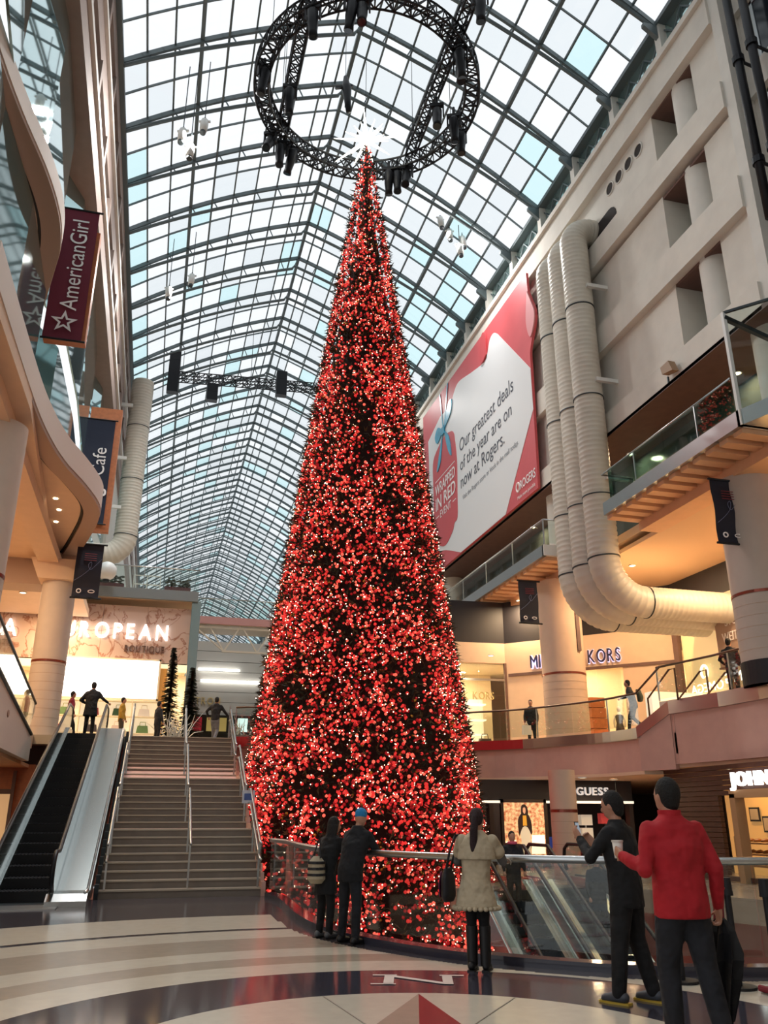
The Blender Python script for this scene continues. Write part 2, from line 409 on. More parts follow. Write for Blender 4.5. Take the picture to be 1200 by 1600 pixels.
for k in range(2 * NR):
    yc = RIBY0 + RSP / 2 * (k + .5)
    for j in range(2 * NP):
        t = 0
        if j == 0 and yc > 30 and R.random() < .5: t = 1
        elif j >= 2 * NP - 2 and yc > 25 and R.random() < .4: t = 1
        elif j >= 2 * NP - 4 and yc > 30 and R.random() < .2: t = 1
        elif R.random() < (.015 if yc < 36 else .1): t = 1
        elif R.random() < (.18 if j < NP else .6) + (.2 if yc > 40 else 0): t = 2
        if 14.0 < yc < 41.9: link('pane', pane_me[j, t], vault, (0, yc, 0))
        else: mass[t].add([p + V(0, yc, 0) for p in pane_geom(j)], [(0, 1, 2, 3)])
for t in (0, 1, 2): tag(mass[t].build('pane_field', (glz, glz_c, glz_g)[t], vault), kind='stuff')
# fan-shaped glazed end wall far away
we = tag(link('wall_end', None), 'far glazed end wall of the galleria', None, None, 'structure')
eg = [(RX + u, vz(u)) for u in ULIST]
MB().slab([(x, z) for x, z in eg] + [(RX + HW, 4.2), (RX - HW, 4.2)], (0, YE + .1, 0), (1, 0, 0), (0, 0, 1), (0, .15, 0)).build('end_glazing', mat('far_glazing', '#8fa9ad', .3), we)
for z in (8, 12, 16, 20, 24, 28): MB().box((RX - HW, YE - .05, z - .1), (RX + HW, YE + .05, z + .1)).build('transom', vsteel, we)
for u in ULIST[2:-2:2]: MB().box((RX + u - .08, YE - .05, 4.2), (RX + u + .08, YE + .05, vz(u))).build('mullion', vsteel, we)
tag(MB().box((-14, -16.3, -.5), (30, -16, 34)).build('wall_back', concrete), 'plain concrete wall closing the hall behind the viewer', None, None, 'structure')
# ------------------------------------------------------------------ right wall
WX = 15.7
wr = tag(link('wall_right', None), 'cream concrete office wall above the right gallery', None, None, 'structure')
# solid panels, recessed; columns of slots at SL leave openings
SL = [(17.8, 20.2), (47.0, 49.4), (61.6, 64.0), (76.2, 78.6)]
rows = [(15.03, 15.95, 18.5), (18.6, 19.75, 22.2), (22.45, 23.5, 25.93)]          # band bottom, band top, recess top
ys = [16.3] + [v for s_ in SL for v in s_] + [YE]
for zb, zt, zr in rows:
    MB().box((WX - .3, 16.3, zb), (WX + .8, YE, zt)).build('spandrel', concrete, wr)
    for a, b in zip(ys[::2], ys[1::2]):
        c = a
        while c < b - .01:                                   # panels with fine joints
            d = min(c + 7.3, b); MB().box((WX, c + .008, zt), (WX + 1.4, d - .008, zr + .12)).build('wall_panel', concrete, wr); c = d
MB().box((WX - .3, 16.3, 26.0), (WX + .8, YE, 27.3)).build('spandrel', concrete, wr)
MB().box((WX - .45, 16.3, 27.15), (WX - .25, YE, 27.4)).build('ledge', concrete, wr)
MB().box((WX + 1.5, 16.3, 15.03), (WX + 1.7, YE, 27.3)).build('backing', mat('slot_backing', '#8f948a', .7), wr)  # plain grey-green sheet closing the slots from behind
sgl = mat('slot_glass', '#9fb09f', .15, .2)
for y0, y1 in SL:
    for zb, zt, zr in rows:
        MB().box((WX + 1.2, y0, zt), (WX + 1.25, y1, zr)).build('slot_glazing', sgl, wr)
        MB().box((WX + 1.15, y0 + 1.9, zt), (WX + 1.2, y0 + 1.96, zr)).build('slot_mullion', steel_d, wr)
        smooth_by_angle(MB().cyl((WX + .5, y0 + .95), .5, zt, zr + .1, 28).build('slot_column', concrete2, wr))
        MB().box((WX + .02, y0, zr), (WX + 1.5, y1, zr + .1)).build('slot_soffit', brown, wr)
dk = mat('dark_hole', '#2a2320', .9)
hole_rim = MB(); hole_rim.tube([(0, .27 * math.cos(t), .27 * math.sin(t)) for t in [i * PI / 12 for i in range(24)]], .035, 6, closed=True)
hr = hole_rim.mesh('hole_rim', concrete2, True)
hd = MB().tube([(-.005, 0, 0), (.03, 0, 0)], .25, 24).mesh('vent_hole', dk)
for y in (23.3, 22.6, 21.9, 21.2, 29.4):
    link('hole_rim', hr, wr, (WX - .01, y, 25.35)); link('vent_hole', hd, wr, (WX - .01, y, 25.35))
cap = [(23.0 + .55 - .5 * math.cos(t) , 24.0 + .5 * math.sin(t)) for t in [-PI / 2 + i * PI / 8 for i in range(9)]] + [(30.5 + .5 * math.cos(t), 24.0 + .5 * math.sin(t)) for t in [PI / 2 - i * PI / 8 for i in range(9)]]
MB().slab(cap, (WX - .02, 0, 0), (0, 1, 0), (0, 0, 1), (.03, 0, 0)).build('duct_slot', dk, wr)
# clerestory between wall head and eave
EZ = vz(HW)
MB().box((WX - .3, 0, EZ - .14), (WX + .1, YE, EZ + .05)).build('gutter_beam', vsteel, wr)
cl_gl = mat('clerestory_glass', '#a9c4c4', .06, .8)
for k in range(3, NR):
    y = RIBY0 + RSP * k
    if y < 12: continue
    MB().box((WX - .25, y - .16, 27.3), (WX + .15, y + .16, EZ - .1)).build('clerestory_post', concrete2, wr)
    MB().box((WX + .05, y + .16, 27.4), (WX + .1, y + RSP - .16, EZ - .14)).build('clerestory_pane', cl_gl, wr)
    mbk = MB()
    for q in range(3): mbk.bar((WX - .02, y + .2 + q, 27.45), (WX - .02, y + 1.2 + q, EZ - .4), .05); mbk.bar((WX - .02, y + 1.2 + q, 27.45), (WX - .02, y + .2 + q, EZ - .4), .05)
    mbk.build('clerestory_brace', vsteel, wr)
    MB().slab([(0, 0), (-.55, .45), (-.55, .6), (0, .6)], (WX - .25, y - .08, EZ - .75), (1, 0, 0), (0, 0, 1), (0, .16, 0)).build('eave_bracket', vsteel, wr)
# nearer bay with dark windows and pipes
wn = tag(link('wall_right_near', None), 'near right wall bay with dark windows', None, None, 'structure')
MB().box((WX + .5, -16, 15.03), (WX + .9, 16.3, 28.6)).build('wall_panel', concrete, wn)
MB().box((WX - .2, 15.9, 15.03), (WX + .9, 16.3, 28.6)).build('wall_pier', concrete2, wn)
for zb in (15.03, 18.6, 22.45, 26.0): MB().box((WX + .3, -16, zb), (WX + .7, 15.9, zb + 1.0)).build('spandrel', concrete2, wn)
for zt, zr in ((16.1, 18.5), (19.7, 22.3), (23.5, 25.9)):
    for y in (4.5, 8.5, 12.5):
        f = MB(); f.box((WX + .42, y, zt), (WX + .52, y + 2.8, zt + .12)); f.box((WX + .42, y, zr - .12), (WX + .52, y + 2.8, zr)); f.box((WX + .42, y, zt), (WX + .52, y + .12, zr)); f.box((WX + .42, y + 2.68, zt), (WX + .52, y + 2.8, zr)); f.box((WX + .42, y + 1.35, zt), (WX + .52, y + 1.45, zr))
        wf = f.build('window', steel, wn); MB().box((WX + .45, y + .1, zt + .1), (WX + .48, y + 2.7, zr - .1)).build('pane', mat('dark_window', '#1c222b', .1), wf)
for i, (y, nm) in enumerate(((15.35, 'nearer the cream pier'), (14.75, 'nearer the dark windows'))):
    t = thing('drain_pipe', 'black vertical pipe on the right wall, the one ' + nm, 'pipe', (WX - .35, y, 0), 0, 'black pipes on the right wall')
    MB().cyl((0, 0), .13, 17.4, 28.5, 12).build('pipe', blackm, t, True)
    for z in (19.3, 23.2, 27): MB().cyl((0, 0), .18, z, z + .22, 12).build('pipe_collar', blackm, t); MB().bar((0, 0, z + .1), (.75, .1, z + .1), .07).build('bracket', blackm, t)
# ------------------------------------------------------------------ level 3 balcony on the right
BZ = 11.45
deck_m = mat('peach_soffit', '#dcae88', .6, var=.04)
lv3 = [(14.0, 27.9, YE), (14.0, 4.0, 23.2)]
tag(MB().box((16.0, 4, BZ - .3), (30, YE, BZ)).build('floor_level_three', plaster), 'slab of the third level behind the right balcony', None, None, 'structure')
def balcony(name, lab, y0, y1, kink=None):
    b = tag(link(name, None), lab, None, None, 'structure')
    MB().box((14.0, y0, BZ - .25), (15.2, y1, BZ)).build('deck', plaster, b)
    MB().box((13.9, y0 - .05, BZ - .32), (14.05, y1, BZ + .12)).build('edge_band', steel, b)
    MB().box((13.9, y0 - .1, BZ - .32), (15.2, y0 + .05, BZ + .12)).build('edge_band', mat('white_edge', '#e5e2da', .4), b)
    n = 0; y = y0 + .1
    while y < min(y1, y0 + 40):                            # ribbed soffit
        MB().box((14.05, y, BZ - .45), (15.2, y + .34, BZ - .25)).build('soffit_rib', deck_m, b); y += .6
    MB().box((15.2, y0, BZ - .75), (16.0, y1, BZ - .25)).build('soffit_beam', deck_m, b)
    return b
balcony('floor_balcony_far', 'third level balcony beyond the big ducts, with ribbed underside', 27.9, YE)
balcony('floor_balcony_near', 'third level balcony in front of the big ducts, with ribbed underside', 16.2, 23.2)
tag(MB().prism([(13.9, 16.2), (14.6, 14.2), (14.8, 4), (15.3, 4), (15.3, 16.2)], BZ - .32, BZ + .12).build('floor_balcony_end', steel), 'angled steel-edged end of the near third level balcony', None, None, 'structure')
def glass_rail(name, label, pts, z, h=1.1, step=1.4, hand=.03, handm=None, glassm=None, posts=True, group=None, post_m=None):
    """pts: world XY polyline; panels, handrail and posts are parts"""
    t = thing(name, label, 'railing', (pts[0][0], pts[0][1], z), 0, group); o = Vector((pts[0][0], pts[0][1], 0))
    P = [Vector((x, y, 0)) - o for x, y in pts]
    zs = z if isinstance(z, (list, tuple)) else None
    MB().tube([p + V(0, 0, h) for p in P], hand, 10).build('handrail', handm or steel, t, True)
    L = [0]
    for a, b in zip(P, P[1:]): L.append(L[-1] + (b - a).length)
    def at(s):
        for i in range(len(P) - 1):
            if s <= L[i + 1] + 1e-6: return P[i].lerp(P[i + 1], (s - L[i]) / max(1e-6, L[i + 1] - L[i]))
        return P[-1]
    n = max(1, round(L[-1] / step))
    for i in range(n):
        a, b = at(L[-1] * i / n), at(L[-1] * (i + 1) / n); d = (b - a).normalized() * .012
        MB().bar(a + d + V(0, 0, .06 + (h - .06) / 2), b - d + V(0, 0, .06 + (h - .06) / 2), .015, h - .1).build('glass_panel', glassm or rail_glass, t)
        if posts and i % 2 == 0: MB().bar(a + V(0, 0, .02), a + V(0, 0, h), .035).build('post', post_m or steel, t)
    return t
glass_rail('glass_railing', 'glass balustrade of the upper balcony under the red and white billboard', [(13.98, 27.9), (13.98, 70)], BZ + .12, 1.05, 1.5)
glass_rail('glass_railing', 'short glass return of the upper balcony beside the big ducts', [(13.98, 27.86), (15.2, 27.86)], BZ + .12, 1.05, 1.2)
glass_rail('glass_railing', 'glass balustrade of the upper balcony to the right of the big ducts', [(15.2, 23.22), (13.98, 23.22), (13.98, 16.35)], BZ + .12, 1.05, 1.5, glassm=glass('green_glass', (.55, .74, .72), .08))
scr = thing('glass_screen', 'tall white-framed glass screen at the end of the right balcony', 'screen', (13.98, 16.2, BZ + .12))
MB().box((-.05, -.05, 0), (.05, .05, 3.0)).build('frame_post', mat('white_frame', '#dcdcd8', .4), scr)
MB().bar((0, 0, 3.0), (1.7, -1.9, 3.0), .07).build('frame_top', steel_d, scr); MB().bar((0, 0, 2.85), (1.7, -.2, 2.1), .12).build('brace', steel_d, scr)
MB().bar((.04, -.04, 1.5), (1.1, -1.9, 1.5), .015, 2.85).build('pane', rail_glass, scr)
kb = thing('lift_cabin', 'white glazed lift cabin cut off by the right edge of the picture', 'lift', (14.9, 13.6, 14.9))
MB().box((-.5, -2.6, 1.75), (1.0, 0, 3.3)).build('cabin_panel', mat('white_frame', '#dcdcd8'), kb); MB().box((-.55, -2.65, 1.6), (1.0, .05, 1.75)).build('cabin_sill', blackm, kb)
MB().box((-.45, -2.5, -1.6), (1.0, -.05, 1.6)).build('cabin_glass', rail_glass, kb)
for y in (-2.55, -.0): MB().box((-.5, y - .05, -1.6), (-.4, y + .05, 1.6)).build('cabin_post', mat('white_frame', '#dcdcd8'), kb)
MB().box((-.5, -2.6, -1.75), (1.0, 0, -1.6)).build('cabin_floor', steel, kb)
MB().tube([(0, -1.3, 3.3), (0, -1.3, 13)], .04, 6).build('hoist_cable', blackm, kb)
# recess of the third level behind the balcony
tag(MB().box((17.6, 4, BZ), (17.9, YE, 15.1)).build('wall_level_three', mat('green_grey_glazing', '#58625f', .15, .2)), 'dim glazed shop line behind the right balcony', None, None, 'structure')
tag(MB().box((15.4, 4, 15.0), (18, YE, 15.15)).build('ceiling_level_three', brown), 'brown soffit over the third level balcony', None, None, 'structure')
for i, y in enumerate((17.2, 31.0, 45.0)):
    tag(smooth_by_angle(MB().cyl((16.4, y), .55, BZ, 15.1, 28).build('column', concrete2)), 'pale round column on the third level balcony, ' + ('nearest the lift' if i == 0 else 'under the billboard' if i == 1 else 'far behind the tree'), None, None, 'structure')
cam_ = thing('flood_lamp', 'small brown flood lamp on the wall above the right balcony', 'lamp', (WX - .42, 20.6, 15.15))
MB().slab([(-.3, 0), (.25, .12), (.3, .4), (-.15, .42)], (0, -.2, 0), (0, 1, 0), (0, 0, 1), (-.25, 0, 0)).build('housing', mat('tan_metal', '#9a7b5e', .5), cam_); MB().bar((0, .1, -.12), (0, .1, .1), .05).build('bracket', steel_d, cam_)
# ------------------------------------------------------------------ columns of the right galleries
def column(x, y, r, z0, z1, lab, m=plaster, bands=(), black_base=0, name='column'):
    t = tag(link(name, None, None, (x, y, 0)), lab, None, None, 'structure')
    smooth_by_angle(MB().cyl((0, 0), r, z0, z1, 40).build('shaft', m, t))
    for z in bands: MB().cyl((0, 0), r + .012, z, z + .08, 40).build('ring', mat('copper_ring', '#8d4a3c', .3, .7), t)
    z = z0 + .3
    while z < min(bands or (z0,)): MB().cyl((0, 0), r + .004, z, z + .012, 40).build('joint', mat('col_joint', '#b59c86', .7), t); z += .3
    if black_base: MB().cyl((0, 0), r + .03, z0, z0 + black_base, 40).build('base', black, t)
    return t
colm = mat('gallery_column', '#cdb09a', .7, var=.03)
c1 = column(15.6, 30.2, .86, 4.2, 10.75, 'tall round column between the store letters on the right gallery', colm, (6.9,))
MB().box((.25, -.87, 7.8), (.4, -.75, 10.2)).build('bronze_strip', brown, c1)
column(15.9, 18.7, .82, 4.9, 10.75, 'tall round column at the right edge of the picture', mat('grey_column', '#b9aa9e', .7, var=.03), (7.3,), .62)
column(11.5, 22.9, .38, 0, 2.9, 'round plaster column beside the lit fashion poster', colm, (1.75,))
# ------------------------------------------------------------------ air ducts
duct_m = mat('duct_white', '#cfc8ba', .45, var=.05, vs_=2)
def duct(name, lab, path, r, group=None, brackets=(), flange=()):
    t = thing(name, lab, 'duct', path[0], 0, group); o = Vector(path[0])
    P = [Vector(p) - o for p in path]; D = [P[0]]; st = .065
    for a, b in zip(P, P[1:]):
        n = max(1, int((b - a).length / st + .5))
        D += [a.lerp(b, (i + 1) / n) for i in range(n)]
    rr = [r * (1 + (-.04 if i % 3 == 0 else .008)) for i in range(len(D))]
    MB().tube(D, rr, 32).build('corrugated_pipe', duct_m, t, True)
    for i in flange:
        a, b = P[i], P[min(i + 1, len(P) - 1)]; d = (b - a).normalized() if (b - a).length > 0 else V(0, 0, 1)
        MB().tube([a - d * .02, a + d * .02], r * 1.045, 32).build('joint_ring', steel_d, t)
    return t
def bend(c, a0, a1, r, axes, n=12):
    u, v = map(Vector, axes); c = Vector(c)
    return [c + (u * math.cos(a0 + (a1 - a0) * i / n) + v * math.sin(a0 + (a1 - a0) * i / n)) * r for i in range(n + 1)]
DXX = 14.75
for i, (y, nm) in enumerate(((24.9, 'nearest the viewer'), (26.05, 'in the middle of the three'), (27.2, 'farthest, beside the billboard'))):
    top = bend((DXX + .75, y, 23.6), PI, PI / 2, .75, ((1, 0, 0), (0, 0, 1)))
    bot = bend((DXX + 1.5, y, 10.2), PI, 1.5 * PI, 1.5, ((1, 0, 0), (0, 0, 1)), 16)
    path = [(WX + .4, y, 24.35)] + list(reversed(top)) + [(DXX, y, 20.5), (DXX, y, 16.5), (DXX, y, 12.5)] + bot + [(19.5, y, 8.7), (23, y, 8.7)]
    nT = len(top)
    d = duct('air_duct', 'fat corrugated white air duct on the right wall, ' + nm, path, .55, 'three fat white air ducts on the right wall', flange=(nT + 1, nT + 2, nT + 3, nT + 4, nT + 20))
    for z in (21.2, 17.0, 13.0): MB().box((-1.3, -.66, z - 24.35), (-.4, -.5, z - 24.2)).build('bracket', mat('white_frame', '#dcdcd8'), d)
t = bend((-2.7 - 1.2, 48, 17), 0, -PI / 2, 1.2, ((1, 0, 0), (0, 0, 1)), 12)
d = duct('air_duct', 'single fat white air duct high on the left wall', [(-2.7, 48, 27.2), (-2.7, 48, 24), (-2.7, 48, 20.5)] + t + [(-5.5, 48, 15.8)], .66, flange=(1, 2, 3))
for z in (25, 21.5, 18.4): MB().box((-1.1, -.9, z - 27.2), (-.4, -.75, z - 27.0)).build('bracket', mat('white_frame', '#dcdcd8'), d)
# ------------------------------------------------------------------ billboard
BX = WX - .42
bb = thing('billboard', 'huge red and white advertising billboard on the right wall', 'billboard', (BX, 30.6, 15.1))
YL, BH = 15.8, 11.2       # local: u runs along +Y (left in the picture), v up
coral = mat('coral_vinyl', '#cb5359', .5, var=.1, vs_=.35); coral_d = mat('red_vinyl', '#c4474d', .5)
whitev = mat('white_vinyl', '#dfe0e2', .5)
def flat(pts, m, name, off, th=.02): return MB().slab(pts, (-off, 0, 0), (0, 1, 0), (0, 0, 1), (-th, 0, 0)).build(name, m, bb)
def curve2(pts, n=6): return [(p.x, p.y) for p in spline([(x, y, 0) for x, y in pts], n)]
edge = [(-.15, 0), (YL, 0), (YL, BH), (-.45, 11.0)] + curve2([(-.5, 9.9), (-.85, 9.1), (-1.1, 8.4), (-.95, 7.8), (-.55, 7.2), (-.3, 6.7), (-.28, 6.0)], 4) + [(-.25, 4)]
flat(edge, coral, 'panel', 0, .12)
flat(curve2([(-.5, 9.9), (-.85, 9.1), (-1.1, 8.4), (-.95, 7.8), (-.5, 7.4), (-.2, 8.4), (-.5, 9.9)], 4), mat('pale_fold', '#d88f92', .5), 'curled_edge', .12, .06)
wpoly = [(-.24, 5.9), (3.2, 9.85)] + curve2([(3.2, 9.85), (3.7, 10.2), (4.25, 10.1), (4.65, 9.5), (5.2, 9.3), (7.0, 9.7), (9.0, 10.2), (9.9, 9.9), (10.4, 9.4)]) + [(12.4, 9.6), (14.0, 9.2), (14.8, 9.0), (14.7, 7.6), (14.9, 2.0)] + curve2([(14.9, 2.0), (13.2, 1.2), (12, .9), (9.6, .03)], 4) + [(3.4, .03), (-.24, 3.8)]
flat(wpoly, whitev, 'white_field', .12, .015)
flat(curve2([(4.65, 9.5), (5.2, 9.3), (5.5, 9.6), (5.35, 10.6), (5.0, 11.0), (4.6, 10.6), (4.65, 9.5)]), coral_d, 'curled_edge', .135, .08)
tagp = curve2([(10.0, 7.3), (9.7, 5.6), (9.8, 3.6), (9.9, 2.2), (10.4, 2.0), (10.8, 1.6), (12.0, 1.2), (13.2, 1.6), (13.9, 2.5), (13.9, 5), (13.9, 7.0), (13.2, 7.6), (11.7, 7.95), (10.4, 7.7), (10.0, 7.3)], 4)
flat(tagp, coral_d, 'gift_tag', .135, .02)
bow_m = mat('blue_bow', '#3d9dbd', .35, var=.25, vs_=2)
for pl in ([(11.6, 8.4), (10.9, 9.6), (10.2, 9.7), (10.4, 8.9)], [(11.9, 8.4), (12.7, 9.0), (13.3, 8.6), (12.9, 8.0)], [(11.6, 8.3), (10.8, 7.5), (10.5, 6.2), (11.1, 6.9)], [(11.9, 8.3), (12.5, 7.3), (13.1, 6.2), (12.4, 6.6)]):
    flat(curve2(pl + [pl[0]], 4), bow_m, 'bow_loop', .155, .04)
flat([(11.5, 8.1), (11.5, 8.6), (12.0, 8.6), (12.0, 8.1)], bow_m, 'bow_knot', .19, .05)
flat([(11.75, 8.5), (12.2, 11.1), (12.4, 11.1), (11.9, 8.5)], bow_m, 'ribbon', .15, .01); flat([(11.6, 8.5), (10.75, 11.1), (10.95, 11.1), (11.75, 8.5)], bow_m, 'ribbon', .15, .01)
ink = mat('slate_ink', '#4a4d59', .6)
BO = Vector((BX - .145, 30.6, 15.1))
def btxt(s, u, v, w_, h_, m=ink, off=0, bold=0.):   # u of the left end
    line_text(s, BO + V(-off, u, v), (0, -1, 0), (0, 0, 1), w_, h_, m, bb, .002, 'lettering', bold)
btxt('Our greatest deals', 9.2, 5.8, 7.5, .78); btxt('of the year are on', 9.2, 4.65, 7.15, .74); btxt('now at Rogers.', 9.2, 3.6, 6.15, .76)
btxt('Visit the Rogers store or kiosk in the mall today.', 9.0, 2.85, 7.5, .27, mat('grey_ink', '#8a8c94', .6))
wi = mat('white_ink', '#f0e9e9', .5)
btxt('ROGERS', 1.6, .6, 1.65, .42, wi, 0, .012); btxt('Make more possible', 1.95, .2, 1.9, .17, wi)
MB().tube([(-.13, 1.85 + .17 * math.cos(t), .8 + .22 * math.sin(t)) for t in [i * PI / 8 for i in range(16)]], .045, 6, closed=True).build('emblem', wi, bb)
btxt('WRAPPED', 13.5, 4.72, 3.5, .66, wi, .03, .012); btxt('IN RED', 13.45, 3.75, 3.45, .78, wi, .03, .012); btxt('EVENT', 12.7, 3.1, 1.9, .46, wi, .03)
for u0, u1, v in ((10.0, 13.5, 5.6), (12.95, 13.5, 3.3), (10.0, 10.55, 3.3)): flat([(u0, v), (u0, v + .05), (u1, v + .05), (u1, v)], wi, 'rule', .16, .005)
# ------------------------------------------------------------------ hanging banners
def banner(name, lab, x0, x1, y, z0, z1, m, strap=True, group=None):
    t = thing(name, lab, 'banner', ((x0 + x1) / 2, y, z0), 0, group); w2 = (x1 - x0) / 2; h = z1 - z0; mb = MB(); n = 10
    P = []
    for i in range(n + 1):
        z = h * i / n; b = .03 * math.sin(i * .9); P += [(-w2, b, z), (w2, b + .01, z)]
    vs_ = P + [(a, b_ + .015, c) for a, b_, c in P]; k = len(P)
    fs = [(2 * i, 2 * i + 1, 2 * i + 3, 2 * i + 2) for i in range(n)] + [(k + 2 * i + 2, k + 2 * i + 3, k + 2 * i + 1, k + 2 * i) for i in range(n)]
    mb.add(vs_, fs).build('cloth', m, t)
    for z in (0, h): MB().tube([(-w2 - .05, .01, z), (w2 + .12, .01, z)], .035, 8).build('pole', blackm, t)
    return t
maroon = mat('maroon_cloth', '#6e1f33', .8)
ag = banner('banner', 'tall maroon banner with white star and vertical lettering', -4.5, -3.35, 24.0, 15.55, 20.5, maroon)
line_text('AmericanGirl', (-3.62, 23.95, 16.6), (0, 0, 1), (-1, 0, 0), 3.45, .52, wi, ag, .004)
st = []
for k in range(10): r_ = .42 if k % 2 == 0 else .17; a = PI / 2 + k * PI / 5; st.append((r_ * math.cos(a), r_ * math.sin(a)))
def starring(sz, c, par):
    mb = MB(); o = [(c[0] + x * sz, c[1] - .02, c[2] + z * sz) for x, z in st]; i_ = [(c[0] + x * sz * .55, c[1] - .02, c[2] + z * sz * .55) for x, z in st]
    mb.add(o + i_, [(k, (k + 1) % 10, 10 + (k + 1) % 10, 10 + k) for k in range(10)]).build('star_print', wi, par)
starring(1, (-3.92, 23.95, 16.15), ag)
for o_ in [c for c in ag.children if c.name.startswith('star_print')]: set_world(o_, Matrix.Identity(4))
tag(MB().box((-4.5, 24.12, 15.62), (-3.25, 24.5, 19.8)).build('timber_fin', wood_o), 'orange timber fin behind the maroon banner', 'panel')
ig = banner('banner', 'tall navy cafe banner behind the curved left balcony', -4.5, -3.2, 38.0, 14.3, 19.6, navy)
line_text('Indigo', (-3.45, 37.95, 14.55), (0, 0, 1), (-1, 0, 0), 1.9, .62, wi, ig, .004, bold=.02); line_text('Cafe', (-3.45, 37.95, 16.7), (0, 0, 1), (-1, 0, 0), 1.4, .6, wi, ig, .004)
tag(MB().box((-4.4, 38.15, 14.0), (-2.95, 38.5, 20.3)).build('timber_fin', wood_o), 'orange timber fin behind the navy cafe banner', 'panel')
def heart_banner(x0, x1, y, z0, z1, lab):
    t = banner('banner', lab, x0, x1, y, z0, z1, mat('charcoal_cloth', '#1b1c2b', .8), group='dark banners with a line-drawn heart'); wd = x1 - x0; h = z1 - z0
    def ln(pts, m, r=.008): o = MB().tube([(x0 + a * wd, y - .05, z0 + b * h) for a, b in pts], r, 5).build('printed_line', m, t); set_world(o, Matrix.Identity(4))
    gl = mat('grey_print', '#6d7492', .6)
    ln(curve2([(.02, .3), (.3, .4), (.55, .52), (.62, .62), (.58, .66), (.5, .6), (.6, .52), (.8, .62), (.98, .72)]), gl)
    for z in (.81, .77, .73, .69): ln([(.32, z), (.78, z)], mat('dull_red_print', '#7c2632', .6), .012)
    ln([(.25 + .08 * math.cos(a), .12 + .035 * math.sin(a)) for a in [i * PI / 6 for i in range(13)]], wi, .02)
    ln([(.72 + .12 * math.cos(a), .12 + .025 * math.sin(a)) for a in [i * PI / 6 for i in range(13)]], wi, .015)
    return t
heart_banner(-3.3, -2.4, 30.2, 8.9, 10.9, 'dark heart banner beside the left column above the escalator')
heart_banner(13.3, 14.1, 29.0, 8.7, 10.4, 'dark heart banner beside the middle column on the right gallery')
heart_banner(14.5, 15.35, 18.4, 8.7, 10.6, 'dark heart banner beside the tall column at the right edge')
# ------------------------------------------------------------------ left wall and balconies
LX = -3.75
wl = tag(link('wall_left', None), 'left wall of stacked spandrels and recessed windows below the vault', None, None, 'structure')
lbrown = mat('taupe_spandrel', '#8d7c74', .7, var=.06); lgrey = mat('grey_window_band', '#77797a', .3, .2); lwhite = mat('white_ledge', '#d6d2cc', .6)
LZ = [(22.3, 23.4, lbrown, 0), (23.4, 23.7, lwhite, .12), (23.7, 25.2, lgrey, -.35), (25.2, 26.3, lbrown, 0), (26.3, 26.6, lwhite, .12), (26.6, 28.0, lgrey, -.35), (28.0, 28.9, lbrown, .05)]
for z0, z1, m, o_ in LZ: MB().box((LX - 1.2, 8, z0), (LX + o_, YE, z1)).build('spandrel' if m is not lgrey else 'window_band', m, wl)
for z0 in (23.7, 26.6):
    y = 12.0
    while y < 90: MB().box((LX - .4, y, z0), (LX + .08, y + .35, z0 + 1.4)).build('fin', lbrown, wl); y += RSP
    y = 13.2
    while y < 60: MB().slab([(0, 0), (.5, 0), (.1, 1.3)], (LX - .36, y, z0), (0, 1, 0), (0, 0, 1), (.05, 0, 0)).build('blind', lwhite, wl); y += RSP / 2
MB().box((LX - .1, 8, 28.8), (LX + .25, YE, 29.05)).build('gutter_beam', vsteel, wl)
MB().box((LX - 1.2, 50, 4.2), (LX - .2, YE, 22.3)).build('lower_wall', concrete2, wl)
MB().box((LX - 4, -16, 16.5), (LX - 3.7, 12, 29)).build('lower_wall', concrete2, wl)
# mirror-like curtain glazing of the upper storeys
cg = tag(link('wall_curtain_left', None), 'teal reflective curtain glazing above the left balconies', None, None, 'structure')
mir = mat('teal_mirror_glass', '#a9c6c8', .03, .9)
zz = [(-4.35, 8.5), (-4.1, 12.5), (-4.3, 15.5), (-4.08, 18.5), (-4.2, 22.5), (-4.6, 23.7), (-4.6, 24.5), (-4.15, 25.7), (-4.1, 31), (-4.3, 36.6), (-4.6, 37.6), (-4.5, 38.8), (-4.2, 40), (-4.3, 46), (-4.1, 50)]
for (xa, ya), (xb, yb) in zip(zz, zz[1:]):
    for z0, z1 in ((16.95, 22.3),):
        n_ = Vector((yb - ya, xa - xb, 0)).normalized() * .06
        MB().slab([(0, 0), (1, 0), (1, z1 - z0), (0, z1 - z0)], (xa, ya, z0), (xb - xa, yb - ya, 0), (0, 0, 1), -n_).build('mirror_pane', mir, cg)
    MB().slab([(0, 0), (1, 0), (1, 4.6), (0, 4.6)], (xa - .1, ya, 11.6), (xb - xa, yb - ya, 0), (0, 0, 1), (-.06, 0, 0)).build('mirror_pane', mir if ya > 27 else mat('teal_clear', '#5e7f80', .05, .6), cg)
